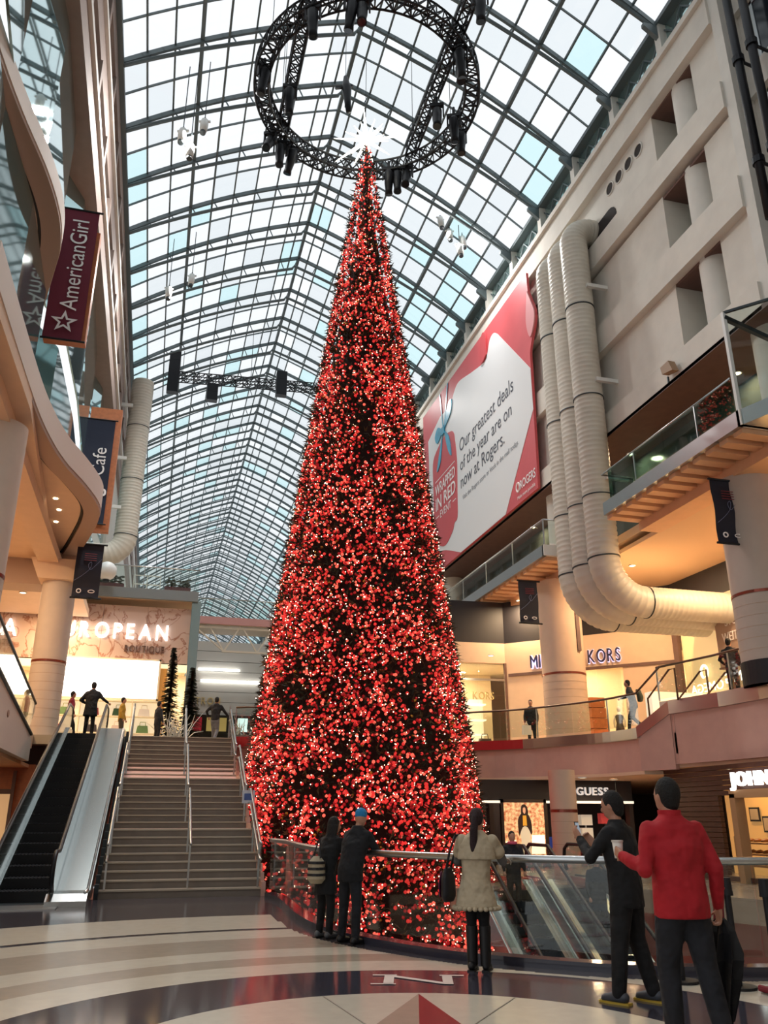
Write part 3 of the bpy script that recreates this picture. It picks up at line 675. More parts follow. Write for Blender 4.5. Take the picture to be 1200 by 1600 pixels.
# curved balcony slabs
def slabbalc(name, lab, outline, z, h, inner=-14):
    b = tag(link(name, None), lab, None, None, 'structure')
    c = [(p.x, p.y) for p in spline([(x, y, 0) for x, y in outline], 6)]
    body = c + [(inner, c[-1][1]), (inner, c[0][1])]
    MB().prism(body, z, z + .3).build('slab', plaster, b)
    cv = [Vector((x, y, 0)) for x, y in c]
    smooth_by_angle(ribbon(offs(cv, .02), offs(cv, -.25), z, z + h).build('upstand', mat('cream_upstand', '#d8cdc4', .7), b), .7)
    dkl = mat('dark_reveal', '#2a2422', .8)
    ins = offs(cv, -.55)
    MB().tube([p + V(0, 0, z - .01) for p in ins], .05, 6).build('reveal', dkl, b)
    smooth_by_angle(ribbon(offs(cv, -.0), offs(cv, -.5), z - .12, z).build('soffit_border', mat('taupe_border', '#a88f80', .7), b), .7)
    for i in range(3, len(ins) - 3, 7):
        p = ins[i]; lt = link('downlight', MB().cyl((0, 0), .07, -.02, 0, 12).mesh('downlight', lamp_w), b, (p.x - .7, p.y, z - .001))
    return b, c
b1, c1_ = slabbalc('floor_balcony_left', 'curved peach balcony on the left above the escalator', [(-3.6, 14), (-3.5, 18.8), (-3.35, 21.0), (-3.1, 22.6), (-2.72, 24.0), (-2.42, 25.4), (-2.36, 26.4), (-2.5, 27.5), (-2.75, 28.7), (-3.2, 30.6), (-3.5, 31.7)], 10.9, .75)
b2, c2_ = slabbalc('floor_balcony_left_upper', 'curved tan balcony at the upper left corner', [(-5.0, 8), (-4.6, 12.0), (-4.38, 14.3), (-4.15, 15.9), (-3.8, 17.7), (-3.66, 19.2), (-3.75, 20.5), (-4.05, 21.8), (-4.75, 24.5), (-5.3, 26.5), (-5.9, 27.4)], 16.5, .55)
tag(MB().prism([(-14, 14), (-3.6, 14), (-3.5, 18.8), (-4.3, 31.9), (-14, 31.9)], 10.55, 10.9).build('ceiling_left', plaster), 'peach ceiling plane behind the curved left balcony', None, None, 'structure')
tag(MB().box((-4.6, 14, 10.2), (-3.9, 32.6, 10.56)).build('trim_4', plaster), 'straight soffit beam over the left columns', None, None, 'structure')
tag(MB().box((-14, 31.4, 9.6), (-3.2, 32.6, 10.9)).build('trim_5', mat('taupe_border', '#a88f80')), 'cross beam at the far end of the left gallery', None, None, 'structure')
tag(MB().box((-14, 32.6, 9.9), (-3.3, 37.8, 10.2)).build('ceiling_left_far', plaster), 'lit ceiling in front of the boutique', None, None, 'structure')
tag(MB().prism([(-14, 31.9), (-3.3, 31.9), (-3.3, 37.9), (1.3, 37.9), (1.3, 62), (-14, 62)], 10.9, 11.3).build('floor_level_three_left', plaster), 'third level slab over the boutique', None, None, 'structure')
lc = mat('left_column', '#cfc0b4', .7, var=.03)
column(-4.2, 19.4, .62, 0, 10.3, 'round column at the left edge of the picture', lc, (6.6,))
column(-3.85, 31.2, .58, 4.2, 10.3, 'round column at the head of the escalator', lc, (6.7,))
tag(MB().slab([(-.62, 0), (.64, 0), (.95, .75), (-.95, .75)], (-3.9, 30.45, 9.6), (1, 0, 0), (0, 0, 1), (0, 1.6, 0)).build('trim_6', plaster), 'flared head of the column by the escalator', None, None, 'structure')
# left side gallery at the level of the stair head, its fascia and an escalator flank
tag(MB().prism([(-14, 8), (-3.9, 8), (-3.9, 30.3), (-14, 30.3)], 3.75, 4.2).build('floor_upper_left', plaster), 'left gallery slab beside the escalator', None, None, 'structure')
ef = thing('escalator_flank', 'cream sloping flank with glass balustrade at the left edge', 'escalator', (-3.6, 18, 0))
MB().slab([(0, 3.2), (9.7, 3.2), (9.7, 3.75), (9.3, 3.95), (1.6, 4.9), (0, 5.1)], (0, 0, 0), (0, 1, 0), (0, 0, 1), (-.3, 0, 0)).build('flank_panel', mat('cream_upstand', '#d8cdc4'), ef)
MB().slab([(0, 5.1), (1.6, 4.9), (9.3, 3.95), (10.3, 4.7), (10.3, 4.95), (1.0, 6.1), (0, 6.25)], (-.1, 0, 0), (0, 1, 0), (0, 0, 1), (-.03, 0, 0)).build('glass_panel', rail_glass, ef)
MB().tube([(-.11, 0, 6.27), (-.11, 1.0, 6.12), (-.11, 10.3, 4.97)], .045, 8).build('handrail', blackm, ef, True)
MB().tube([(.02, 0, 5.1), (.02, 1.6, 4.9), (.02, 9.3, 3.95)], .05, 8).build('skirt_trim', steel_d, ef, True)
for y in (1.6, 3.2, 4.8): MB().ball((.01, y, 4.05), .12, 10, 6, (.2, 1, .8)).build('swirl_emblem', mat('taupe_border', '#a88f80'), ef)
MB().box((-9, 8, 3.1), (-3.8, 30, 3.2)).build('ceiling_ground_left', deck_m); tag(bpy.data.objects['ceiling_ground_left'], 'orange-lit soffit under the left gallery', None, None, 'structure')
tag(MB().box((-9, 29.5, 0), (-3.6, 29.8, 3.2)).build('wall_ground_left', wood_o), 'orange timber wall under the left gallery', None, None, 'structure')
tag(MB().box((-14, 8, 0), (-13.7, 31, 4)).build('wall_left_ground_side', wood_o), 'timber side wall far under the left gallery', None, None, 'structure')
sh = thing('shop_window', 'lit shop window under the left gallery behind the escalator', 'window', (-5.6, 29.4, 0))
for x in (-1.2, .1, 1.4): MB().box((x, -.1, 0), (x + .1, 0, 3)).build('mullion', brown, sh)
MB().box((-1.2, -.06, 2.3), (1.5, -.02, 2.45)).build('transom', brown, sh); MB().box((-1.1, -.04, .1), (1.4, -.03, 2.3)).build('pane', mat('lit_shop', '#d8a868', .5, emit=(1, .6, .3), es=.35), sh)
# ------------------------------------------------------------------ stairs
tread_m = mat('stone_tread', '#8f857a', .5, var=.08, vs_=4); riser_m = mat('stone_riser', '#7d736a', .6, var=.08, vs_=4)
stx = thing('staircase', 'wide stone staircase rising to the upper level', 'staircase', (0.85, 19.9, 0))
NSTEP = 25; RI = 4.2 / NSTEP; LAND = (8, 16); TR = .335; LD = 1.3
ysn = []; y = 0.
for i in range(NSTEP):
    ysn.append(y); y += (LD if i + 1 in LAND else TR)
STAIR = [(19.9 + a, RI * (i + 1)) for i, a in enumerate(ysn)]
SW = 1.7
for i, a in enumerate(ysn):
    dep = (ysn[i + 1] - a if i + 1 < NSTEP else .5) + .06
    s_ = MB().box((-SW, a, RI * i), (SW, a + dep, RI * (i + 1) - .03)).build('step', riser_m, stx)
    MB().box((-SW, a - .025, RI * (i + 1) - .035), (SW, a + dep, RI * (i + 1))).build('tread', tread_m, s_)
    MB().box((-SW, a - .03, RI * (i + 1) - .03), (SW, a - .024, RI * (i + 1) - .004)).build('nosing', mat('nosing', '#b7ad9c', .4, .3), s_)
def ztop(yy):
    z = 0
    for a, b in STAIR:
        if yy >= a - .02: z = b
    return z
# stringers
for sx in (-1, 1):
    pts = [(-.1, 0)] + [q for i, a in enumerate(ysn) for q in ((a - .12, RI * i + .12), (a - .12, RI * (i + 1) + .12))] + [(10.4, 4.2), (10.4, 3.6), (1.2, -.02)]
    MB().slab(pts, (sx * SW, 0, 0), (0, 1, 0), (0, 0, 1), (sx * .09, 0, 0)).build('stringer', steel_d if sx < 0 else pink, stx)
MB().slab([(.3, 0), (10.2, 4.0), (10.2, 3.7), (1.0, 0)], (-SW, 0, 0), (0, 1, 0), (0, 0, 1), (2 * SW, 0, 0)).build('soffit', pink, stx)
def stair_rail(lab, x, two=True, glassy=False):
    t = thing('stair_handrail', lab, 'handrail', (x, 19.9, 0))
    fl_ = [(0, 8), (8, 16), (16, 25)]
    for i0, i1 in fl_:
        ya, yb = ysn[i0], ysn[i1 - 1]; za, zb = RI * (i0 + 1), RI * i1
        for h in ((.95, .62) if two else (.95,)):
            MB().tube([(0, ya - .25, za + h - .05), (0, ya, za + h), (0, yb, zb + h), (0, yb + .45, zb + h)], .028, 8).build('rail', steel, t, True)
        for i in range(i0, i1, 4): MB().bar((0, ysn[i] + .12, RI * (i + 1) - .02), (0, ysn[i] + .12, RI * (i + 1) + .93), .04).build('post', steel, t)
        if glassy: MB().slab([(ya, za + .1), (yb, zb + .1), (yb, zb + .85), (ya, za + .85)], (0.03, 0, 0), (0, 1, 0), (0, 0, 1), (.015, 0, 0)).build('glass_panel', rail_glass, t)
    MB().bar((0, ysn[-1] + .3, 4.15), (0, ysn[-1] + .3, 5.3), .045).build('newel_post', steel, t)
    return t
stair_rail('double steel handrail on the escalator side of the stairs', .85 - SW + .1)
stair_rail('steel handrail running down the middle of the stairs', .85 + .12, False)
stair_rail('double steel handrail with glass on the tree side of the stairs', .85 + SW - .06, True, True)
sgn = thing('stair_notice', 'small blue and white notice clipped to the stair handrail', 'sign', (2.47, 22.6, 1.95))
MB().box((-.16, -.02, 0), (.16, .01, .32)).build('plate', mat('notice_white', '#c8ccd8', .4), sgn); MB().box((-.11, -.03, .08), (.1, -.02, .24)).build('print', mat('notice_blue', '#4a5f9a', .4), sgn)
# ------------------------------------------------------------------ escalators
step_dark = mat('escalator_step', '#232428', .45, .5)
def escalator(lab, x, y0, z0, y1, z1, width=1.0, deck=.34, group=None, solid=True, lean=0., deck_r=None):
    """runs from (y0,z0) at the foot to (y1,z1) at the head; direction +Y or -Y"""
    t = thing('escalator', lab, 'escalator', (x, y0, z0), lean, group); L = y1 - y0; H = z1 - z0; sg = 1 if L > 0 else -1; L = abs(L)
    A, B = .9, L - .9; sl = H / (B - A); n = int(round(H / .21)); rr = H / n; td = (B - A) / n
    def S(p): return [(a * sg, b) for a, b in p]
    gm = MB()
    for i in range(n):
        a = A + td * i; mb = MB(); y_a, y_b = sorted(((a) * sg, (a + td + .02) * sg)); mb.box((-width / 2, y_a, rr * (i + 1) - rr - .12), (width / 2, y_b, rr * (i + 1)))
        s_ = mb.build('step', step_dark, t); tr = MB(); kx = -width / 2 + .04
        while kx < width / 2 - .03: tr.box((kx, y_a, rr * (i + 1)), (kx + .03, y_b, rr * (i + 1) + .012)); kx += .075
        tr.build('tread_ribs', mat('escalator_rib', '#3a3c42', .4, .6), s_)
    for a, b, z in ((0, A, 0), (B, L, H)):
        y_a, y_b = sorted((a * sg, b * sg)); MB().box((-width / 2, y_a, z - .06), (width / 2, y_b, z + .006)).build('comb_plate', steel_d, t)
    for sx in (-1, 1):
        dk_ = deck_r if (sx > 0 and deck_r) else deck; x0, x1 = sx * width / 2, sx * (width / 2 + dk_)
        low = [(0, -.3), (A, -.3), (B, H - .3), (L, H - .3)]; top = [(L, H + .22), (B - .1, H + .22), (A - .1, .22), (0, .22)]
        MB().slab(S(low + top), (x0, 0, 0), (0, 1, 0), (0, 0, 1), (x1 - x0, 0, 0)).build('deck_cladding', mat('escalator_cladding', '#a9b0b0', .22, .9), t)
        g = [(.0, .22), (A - .1, .22), (B - .1, H + .22), (L, H + .22), (L + .2, H + .6), (L, H + .95), (B - .15, H + .95), (A - .25, .95), (0, .95), (-.22, .58)]
        MB().slab(S(g), (x0 + sx * .07, 0, 0), (0, 1, 0), (0, 0, 1), (sx * .03, 0, 0)).build('balustrade', mat('balustrade_panel', '#7d8b8b', .12, .7) if solid else rail_glass, t)
        MB().tube([(x0 + sx * .085, a, b) for a, b in S([(.05, .25), (-.2, .42), (-.26, .62), (-.18, .85), (0, .97), (A - .25, .97), (B - .15, H + .97), (L, H + .97), (L + .2, H + .85), (L + .26, H + .6), (L + .15, H + .35)])], .045, 10).build('handrail', blackm, t, True)
        MB().tube([(x0 + sx * (dk_ - .05), a, b) for a, b in S([(0, .23), (A - .1, .23), (B - .1, H + .23), (L, H + .23)])], .03, 8).build('edge_trim', steel, t, True)
        MB().slab(S([(-.25, 0), (-.25, .1), (.0, .22), (.0, -.02)]), (x0, 0, 0), (0, 1, 0), (0, 0, 1), (sx * dk_, 0, 0)).build('newel_cap', steel, t)
    return t
escalator('up escalator with dark steps to the left of the staircase', -2.25, 18.6, 0, 30.9, 4.2, 1.0, .42, deck_r=.76)
tag(MB().box((-2.95, 17.9, .001), (-1.5, 18.7, .02)).build('landing_plate', steel), 'pale steel landing plate at the foot of the left escalator', 'plate')
escalator('down escalator nearest the tree inside the opening', 8.3, 12.0, -4.7, 20.9, 0, .9, .3, 'pair of escalators in the opening', False)
escalator('down escalator farther from the tree inside the opening', 10.0, 12.0, -4.7, 20.9, 0, .9, .3, 'pair of escalators in the opening', False)
# ------------------------------------------------------------------ railings on the near level and right gallery
nr = glass_rail('glass_railing', 'curved glass balustrade round the opening in front of the tree', [(p.x, p.y) for p in offs(cur, .02)], .09, 1.05, 1.6, .045, posts=False)
glass_rail('glass_railing', 'curved glass balustrade of the right upper gallery beside the tall column', edge2, 4.24, 1.05, 1.5, .035, mat('bronze_rail', '#6b5548', .35, .8))
glass_rail('glass_railing', 'glass balustrade of the raised gallery at the right edge', edge2r, 4.95, 1.05, 1.5, .035, mat('bronze_rail', '#6b5548'))
t = thing('step_handrail', 'bronze looped handrails on the short gallery steps', 'handrail', (15.0, 23.4, 4.2))
for dx in (.0, 1.1, 2.0): MB().tube([(dx, .1, 0), (dx, .1, .95), (dx, -1.2, 1.65), (dx, -1.5, 1.65), (dx, -1.5, .7)], .03, 8).build('rail', mat('bronze_rail', '#6b5548'), t, True)
MB().tube([(-.45, .05, 1.09), (-.1, -.9, 1.8)], .035, 8).build('rail', mat('bronze_rail', '#6b5548'), t, True)
# ------------------------------------------------------------------ boutique at the head of the stairs
BY = 38.0
bt = tag(link('wall_boutique', None), 'marble-fronted boutique facade at the head of the stairs', None, None, 'structure')
marble = mat('pink_marble', '#c9a896', .3, var=.05)
nt = marble.node_tree; nz = nt.nodes.new('ShaderNodeTexNoise'); nz.inputs['Scale'].default_value = .9; nz.inputs['Detail'].default_value = 6; nz.inputs['Distortion'].default_value = 1.2
rp = nt.nodes.new('ShaderNodeValToRGB'); rp.color_ramp.elements[0].position = .48; rp.color_ramp.elements[0].color = (*lin('#cdb2a4'), 1); e_ = rp.color_ramp.elements.new(.5); e_.color = (*lin('#9b6650'), 1); rp.color_ramp.elements[2].position = .53; rp.color_ramp.elements[2].color = (*lin('#cdb2a4'), 1)
tc = nt.nodes.new('ShaderNodeTexCoord'); nt.links.new(tc.outputs['Object'], nz.inputs['Vector']); nt.links.new(nz.outputs['Fac'], rp.inputs['Fac']); nt.links.new(rp.outputs['Color'], nt.nodes['Principled BSDF'].inputs['Base Color'])
for x in (-8.4, -6.5, -4.6, -2.7, -.8): MB().box((x + .005, BY, 8.0), (x + 1.895, BY + .3, 10.55)).build('marble_panel', marble, bt)
MB().box((-8.4, BY - .05, 7.7), (1.1, BY + .25, 8.0)).build('lit_cornice', mat('cornice', '#f0d9b0', .5, emit=(1, .8, .5), es=.9), bt)
MB().box((-8.4, BY + 3, 4.2), (1.3, BY + 3.2, 8.0)).build('back_wall', shopwall, bt); MB().box((-8.4, BY, 7.95), (1.1, BY + 3, 8.05)).build('shop_ceiling', shopwall, bt)
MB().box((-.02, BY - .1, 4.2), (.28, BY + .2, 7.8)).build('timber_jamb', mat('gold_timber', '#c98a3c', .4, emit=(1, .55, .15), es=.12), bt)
MB().box((1.1, BY - .2, 4.2), (1.5, BY + .3, 10.9)).build('mirror_pier', mat('mirror_pier', '#9fb4b8', .15, .85), bt)
sg_ = thing('shop_sign', 'glowing white neon boutique lettering on pink marble', 'sign', (-4.9, BY - .05, 9.05))
neon = mat('white_neon', '#ffffff', .4, emit=(1, .98, .95), es=2.4)
letters('EUROPEAN', (-4.8, BY - .08, 9.05), (1, 0, 0), (0, 0, 1), 4.95, .68, neon, sg_, .05, .01, .25)
letters('A', (-6.75, BY - .08, 8.95), (1, 0, 0), (0, 0, 1), .6, .72, neon, sg_, .05, .01)
sg2 = thing('shop_sign', 'small dark boutique word under the neon lettering', 'sign', (-1.7, BY - .03, 8.5))
letters('BOUTIQUE', (-1.65, BY - .05, 8.48), (1, 0, 0), (0, 0, 1), 1.7, .3, mat('umber_ink', '#6b4d42', .5), sg2, .03)
scn = thing('display_screen', 'big glowing white screen in the boutique front', 'screen', (-1.9, BY - .15, 6.4))
MB().box((-2.3, 0, .05), (1.8, .1, 1.7)).build('panel', mat('screen_white', '#ffffff', .4, emit=(.93, .97, 1), es=2.2), scn)
f = MB(); f.box((-2.38, -.02, -.02), (1.88, .1, .05)); f.box((-2.38, -.02, 1.7), (1.88, .1, 1.77)); f.box((-2.38, -.02, -.02), (-2.3, .1, 1.77)); f.box((1.8, -.02, -.02), (1.88, .1, 1.77)); f.build('bezel', mat('shop_cream', '#efe2c4'), scn)
sf = thing('display_shelf', 'cream boutique shelf unit below the glowing screen', 'shelf', (-1.9, BY - .1, 4.2))
MB().box((-2.4, .2, 0), (1.9, .3, 2.2)).build('back_panel', mat('shelf_back', '#f2e6cc', .6, emit=(1, .85, .6), es=.5), sf)
for z in (.05, .75, 1.45, 2.1): MB().box((-2.4, -.15, z), (1.9, .2, z + .05)).build('shelf', mat('shop_cream', '#efe2c4'), sf)
for x in (-2.4, -1.33, -.26, .81, 1.86): MB().box((x, -.14, .05), (x + .05, .2, 2.15)).build('divider', mat('shop_cream', '#efe2c4'), sf)
bagcols = [('#7a2430', 'dark red'), ('#2c4a34', 'green'), ('#e8e2da', 'white'), ('#c8a05a', 'tan'), ('#b83040', 'red'), ('#38343a', 'black'), ('#d8c8c0', 'pale'), ('#6a8a5a', 'olive')]
def handbag(name, lab, loc, col, s=1., group=None):
    t = thing(name, lab, 'handbag', loc, 0, group); m = mat('leather' + col, col, .4)
    MB().slab([(-.2 * s, 0), (.2 * s, 0), (.16 * s, .24 * s), (-.16 * s, .24 * s)], (0, -.06 * s, 0), (1, 0, 0), (0, 0, 1), (0, .12 * s, 0)).build('body', m, t)
    MB().tube([(-.1 * s, 0, .24 * s), (-.08 * s, 0, .36 * s), (.08 * s, 0, .36 * s), (.1 * s, 0, .24 * s)], .012 * s, 6).build('handle', m, t)
k = 0
for x in (-1.85, -.75, .3, 1.35):
    for z, zn in ((.1, 'bottom'), (.8, 'middle'), (1.5, 'top')):
        c_, cn = bagcols[(k * 3 + 1) % 8]; k += 1
        handbag('handbag', '%s handbag on the %s boutique shelf, bay %s from the left' % (cn, zn, ('first', 'second', 'third', 'fourth')[(-1.85, -.75, .3, 1.35).index(x)]), (-1.9 + x, BY - .08, 4.2 + z), c_, 1.3, 'handbags on the boutique shelves')
# third level front above the boutique
glass_rail('glass_railing', 'pale glass balustrade over the boutique sign', [(-3.6, 37.9), (1.35, 37.9)], 11.3, 1.1, 1.2)
strip([(1.35, 37.8), (-4.2, 37.8)], 10.85, 11.3, .2, mat('grey_edge', '#8f9698', .35, .5), 'trim_7', 'grey slab edge over the boutique', out=.0)
for i, (x, c_) in enumerate(((-2.6, 'dark'), (0.4, 'green'))):
    pl = thing('planter', 'small leafy planter behind the glass over the boutique, ' + ('left one' if i == 0 else 'right one'), 'planter', (x, 38.7, 11.3))
    MB().box((-.6, -.2, 0), (.6, .2, .4)).build('trough', mat('maroon_trough', '#5a2630', .6), pl); mb = MB()
    for q in range(60): mb.ball((R.uniform(-.55, .55), R.uniform(-.2, .2), .4 + R.random() * .45), .09, 5, 4, (1, 1, .4))
    tag(mb.build('leaves', mat('dark_leaf', '#2c3a2c', .6), pl), kind='stuff')
ch = thing('cafe_rack', 'white metal rack behind the glass over the boutique', 'rack', (-1.6, 38.8, 11.3))
for x in (0, .6, 1.2): MB().bar((x, 0, 0), (x, 0, .95), .04).build('post', mat('white_frame', '#dcdcd8'), ch)
for z in (.5, .92): MB().bar((0, 0, z), (1.2, 0, z), .04).build('rail', mat('white_frame', '#dcdcd8'), ch)
gb = thing('globe_lamp', 'white globe lamp by the column above the escalator', 'lamp', (-2.7, 37.0, 11.32))
MB().cyl((0, 0), .15, 0, .1, 16).build('base', steel_d, gb); MB().ball((0, 0, .5), .42, 16, 12).build('globe', mat('opal_globe', '#d8dcdc', .4), gb, True)
# ------------------------------------------------------------------ bridge and distant store
br = thing('truss_bridge', 'pale steel truss footbridge crossing behind the tree', 'bridge', (1.5, 44, 11.2))
MB().box((0, 0, 0), (14.1, 2.4, .35)).build('deck', mat('cream_steel', '#c8bfae', .5), br); MB().box((0, -.06, .05), (14.1, 0, .45)).build('fascia', mat('pink_steel', '#b98a86', .4), br)
MB().bar((1.5, .1, -1.35), (14, .1, -1.35), .1).build('bottom_chord', mat('cream_steel', '#c8bfae'), br)
MB().bar((0, .1, -.1), (14.1, .1, -.1), .12).build('top_chord', mat('cream_steel', '#c8bfae'), br)
for k in range(7): MB().bar((1.6 + 1.75 * k, .1, -1.35), (.75 + 1.75 * k, .1, 0), .07).build('diagonal', mat('cream_steel', '#c8bfae'), br); MB().bar((1.6 + 1.75 * k, .1, -1.35), (2.4 + 1.75 * k, .1, 0), .07).build('diagonal', mat('cream_steel', '#c8bfae'), br)
MB().bar((0, .1, -.1), (1.6, .1, -1.35), .08).build('diagonal', mat('cream_steel', '#c8bfae'), br)
glass_rail('glass_railing', 'glass balustrade on the footbridge behind the tree', [(1.5, 44.05), (15.6, 44.05)], 11.6, 1.05, 2.0)
ws = tag(link('wall_store', None), 'grey panelled store wall beyond the stair head', None, None, 'structure')
gw = mat('grey_store_wall', '#b4b2ac', .5)
for k in range(7): MB().box((1.6, 52, 7.6 + .62 * k), (6.4, 52.2, 7.6 + .62 * (k + 1) - .03)).build('panel', gw, ws)
MB().box((1.6, 52, 4.2), (6.4, 52.2, 4.9)).build('panel', gw, ws); MB().box((1.6, 53.4, 4.2), (6.4, 53.5, 7.6)).build('dark_interior', mat('dim_interior', '#33302c', .7), ws)
MB().box((6.4, 46, 4.2), (7.2, 52.2, 12.0)).build('side_pier', mat('white_frame', '#dcdcd8'), ws)
MB().box((1.4, 62, 4.2), (16, 62.2, 11.2)).build('far_panel', gw, ws)
for i, (x0, x1, z, nm) in enumerate(((2.2, 4.7, 10.15, 'upper'), (2.4, 6.2, 9.45, 'lower'))):
    tag(MB().tube([(x0, 51.85, z), (x1, 51.85, z)], .07, 8).build('light_tube', mat('bright_tube', '#ffffff', .5, emit=(1, .97, .9), es=6)), nm + ' white light tube on the grey store wall', 'lamp')
ts = thing('shop_sign', 'pale gold store letters on the distant grey wall', 'sign', (2.0, 51.9, 8.0)); letters('TRON', (2.15, 51.9, 8.05), (1, 0, 0), (0, 0, 1), 1.5, .42, mat('gold_letters', '#cdbb86', .35, .5), ts, .05)
for i, (x, w_, c_, es) in enumerate(((2.1, .6, '#b82838', .3), (3.0, 1.2, '#b09a58', .5), (4.9, .6, '#cfe6e0', 1.4), (5.6, .6, '#5a5a50', .2))):
    tag(MB().box((x, 53.0, 6.6), (x + w_, 53.2, 7.4)).build('lit_display', mat('disp%d' % i, c_, .5, emit=c_, es=es)), ('red', 'gold', 'white', 'dim')[i] + ' lit panel inside the distant grey store', 'display')
tag(MB().box((1.8, 51.6, 4.2), (6.2, 51.9, 5.3)).build('store_counter', mat('counter_grey', '#8b8680', .4)), 'low grey counter before the distant store', 'counter')
# ------------------------------------------------------------------ right gallery shops (upper level)
rs = tag(link('wall_gallery_shops', None), 'cream angled shop fronts of the right upper gallery', None, None, 'structure')
blk_band = mat('black_bulkhead', '#1f1c22', .6)
def wallseg(a, b, z0, z1, m, name, th=.2, par=None):
    d = Vector((b[0] - a[0], b[1] - a[1], 0)); n = Vector((d.y, -d.x, 0)).normalized() * -th
    return MB().slab([(0, z0), (1, z0), (1, z1), (0, z1)], (a[0], a[1], 0), d, (0, 0, 1), n).build(name, m, par or rs)
FA, FB, FC, FD = (11.2, 34.6), (14.9, 34.4), (20.2, 29.2), (20.6, 16.0)
F0 = (15.4, 33.6)
wallseg(FA, FB, 9.0, 10.9, blk_band, 'bulkhead'); wallseg(FB, FC, 9.0, 10.9, blk_band, 'bulkhead'); wallseg(FC, FD, 9.6, 10.9, blk_band, 'bulkhead')
wallseg(FA, FB, 8.1, 9.0, plaster, 'sign_panel'); wallseg(FB, FC, 7.6, 9.0, plaster, 'sign_panel')
tag(MB().box((16.0, 16, 10.75), (30, 62, 10.9)).build('ceiling_gallery', mat('peach_ceiling', '#d9b592', .7)), 'warm ceiling over the right upper gallery', None, None, 'structure')
wallseg((11.2, 37.6), (15.4, 37.4), 4.2, 8.1, shopwall, 'shop_back'); wallseg((16.5, 36.0), (23.0, 29.8), 4.2, 9.0, shopwall, 'shop_back'); wallseg((23, 30), (23, 16), 4.2, 10, shopwall, 'shop_back')
MB().prism([(11.2, 34.7), (15, 34.5), (20.3, 29.3), (24, 29.3), (17, 38), (11.2, 38)], 8.05, 8.12).build('shop_ceiling', shopwall, rs)
def along(a, b, t): return (a[0] + (b[0] - a[0]) * t, a[1] + (b[1] - a[1]) * t)
wallseg(FB, along(FB, FC, .26), 4.2, 7.6, plaster, 'front_panel'); wallseg(along(FB, FC, .70), FC, 4.2, 7.6, plaster, 'front_panel')
for t0, t1 in ((.27, .41), (.41, .55), (.55, .69)): wallseg(along(FB, FC, t0), along(FB, FC, t1 - .004), 4.25, 7.55, shop_glass, 'pane', .02)
wallseg(FA, FB, 4.2, 4.5, plaster, 'front_panel')
for t0, t1 in ((.02, .34), (.34, .66), (.66, .98)): wallseg(along(FA, FB, t0), along(FA, FB, t1 - .005), 4.5, 8.05, shop_glass, 'pane', .02)
for t_ in (0., .98): a = along(FA, FB, t_); MB().box((a[0], a[1] - .08, 4.2), (a[0] + .1, a[1] + .05, 8.1)).build('mullion', brown, rs)
wallseg(along(FB, FC, .02), along(FB, FC, .99), 7.5, 7.62, brown, 'transom', -.06); wallseg(FA, FB, 7.3, 7.4, steel, 'transom', -.05)
dB = Vector((FC[0] - FB[0], FC[1] - FB[1], 0)).normalized(); nB = Vector((dB.y, -dB.x, 0))
p = Vector((*along(FB, FC, .165), 7.78)) + nB * .1
mk = thing('shop_sign', 'large slate store letters with blue glow on the angled shop front', 'sign', p)
letters('MICHAEL KORS', p, dB, (0, 0, 1), 3.95, .56, mat('slate_blue_letters', '#2e2e52', .3, .2), mk, .05, .0)
letters('MICHAEL KORS', p - nB * .075, dB, (0, 0, 1), 3.95, .56, mat('letter_halo', '#e8e4ff', .5, emit=(.72, .66, 1), es=1.3), mk, .01, .035)
mk2 = thing('shop_sign', 'small gold store letters in the window next to the tree', 'sign', (12.2, 34.9, 6.6))
letters('MICHAEL KORS', (11.6, 34.9, 6.55), (1, 0, 0), (0, 0, 1), 2.9, .33, mat('gold_letters', '#cdbb86'), mk2, .04)
# facade C: shoe shop sign; reflections of watch-shop names modelled as glowing letters
wallseg(FC, FD, 8.7, 9.6, plaster, 'sign_panel')
for k, (t0, t1) in enumerate(((.0, .025), (.24, .26), (.5, .52))): wallseg(along(FC, FD, t0), along(FC, FD, t1), 4.9, 8.7, brown, 'pilaster', -.15)
wallseg(along(FC, FD, .03), along(FC, FD, .24), 4.9, 8.7, mat('gold_lit_panel', '#e8c88a', .5, emit=(1, .75, .38), es=.45), 'lit_panel'); wallseg(along(FC, FD, .26), along(FC, FD, .5), 4.9, 8.7, mat('beige_lit_panel', '#d8b888', .5, emit=(1, .75, .38), es=.15), 'lit_panel'); wallseg(along(FC, FD, .52), FD, 4.9, 8.7, mat('gold_lit_panel', '#e8c88a'), 'lit_panel')
pk = thing('shop_sign', 'taupe projecting store panel with two white words', 'sign', (19.6, 25.2, 7.3))
MB().box((0, -1.9, -.6), (.15, .6, 1.7)).build('panel', mat('taupe_border', '#a88f80'), pk); MB().box((-.02, -1.95, 1.66), (.17, .65, 1.74)).build('edge', brown, pk); MB().box((-.02, -1.95, -.66), (.17, .65, -.6)).build('edge', brown, pk)
line_text('STUART', (19.58, 25.2, 8.1), (0, -1, 0), (0, 0, 1), 1.35, .33, wi, pk, .01); line_text('WEITZMAN', (19.58, 25.45, 7.55), (0, -1, 0), (0, 0, 1), 1.85, .33, wi, pk, .01)
dC = Vector((FD[0] - FC[0], FD[1] - FC[1], 0)).normalized(); whl = mat('reflection_white', '#ffffff', .5, emit=(1, .95, .85), es=1.6)
om = thing('reflected_lettering', 'reflected white watch-shop name, modelled as mirrored letters on the gold lit panel', 'lettering', (19.9, 28.3, 5.6))  # reflection of shops opposite, built as glowing mirrored letters
p = Vector((*along(FC, FD, .06), 6.1)) + V(-.12, 0, 0)
line_text('OMEGA', p, dC, (0, 0, 1), 1.9, .34, whl, om, .01, mirror=True)
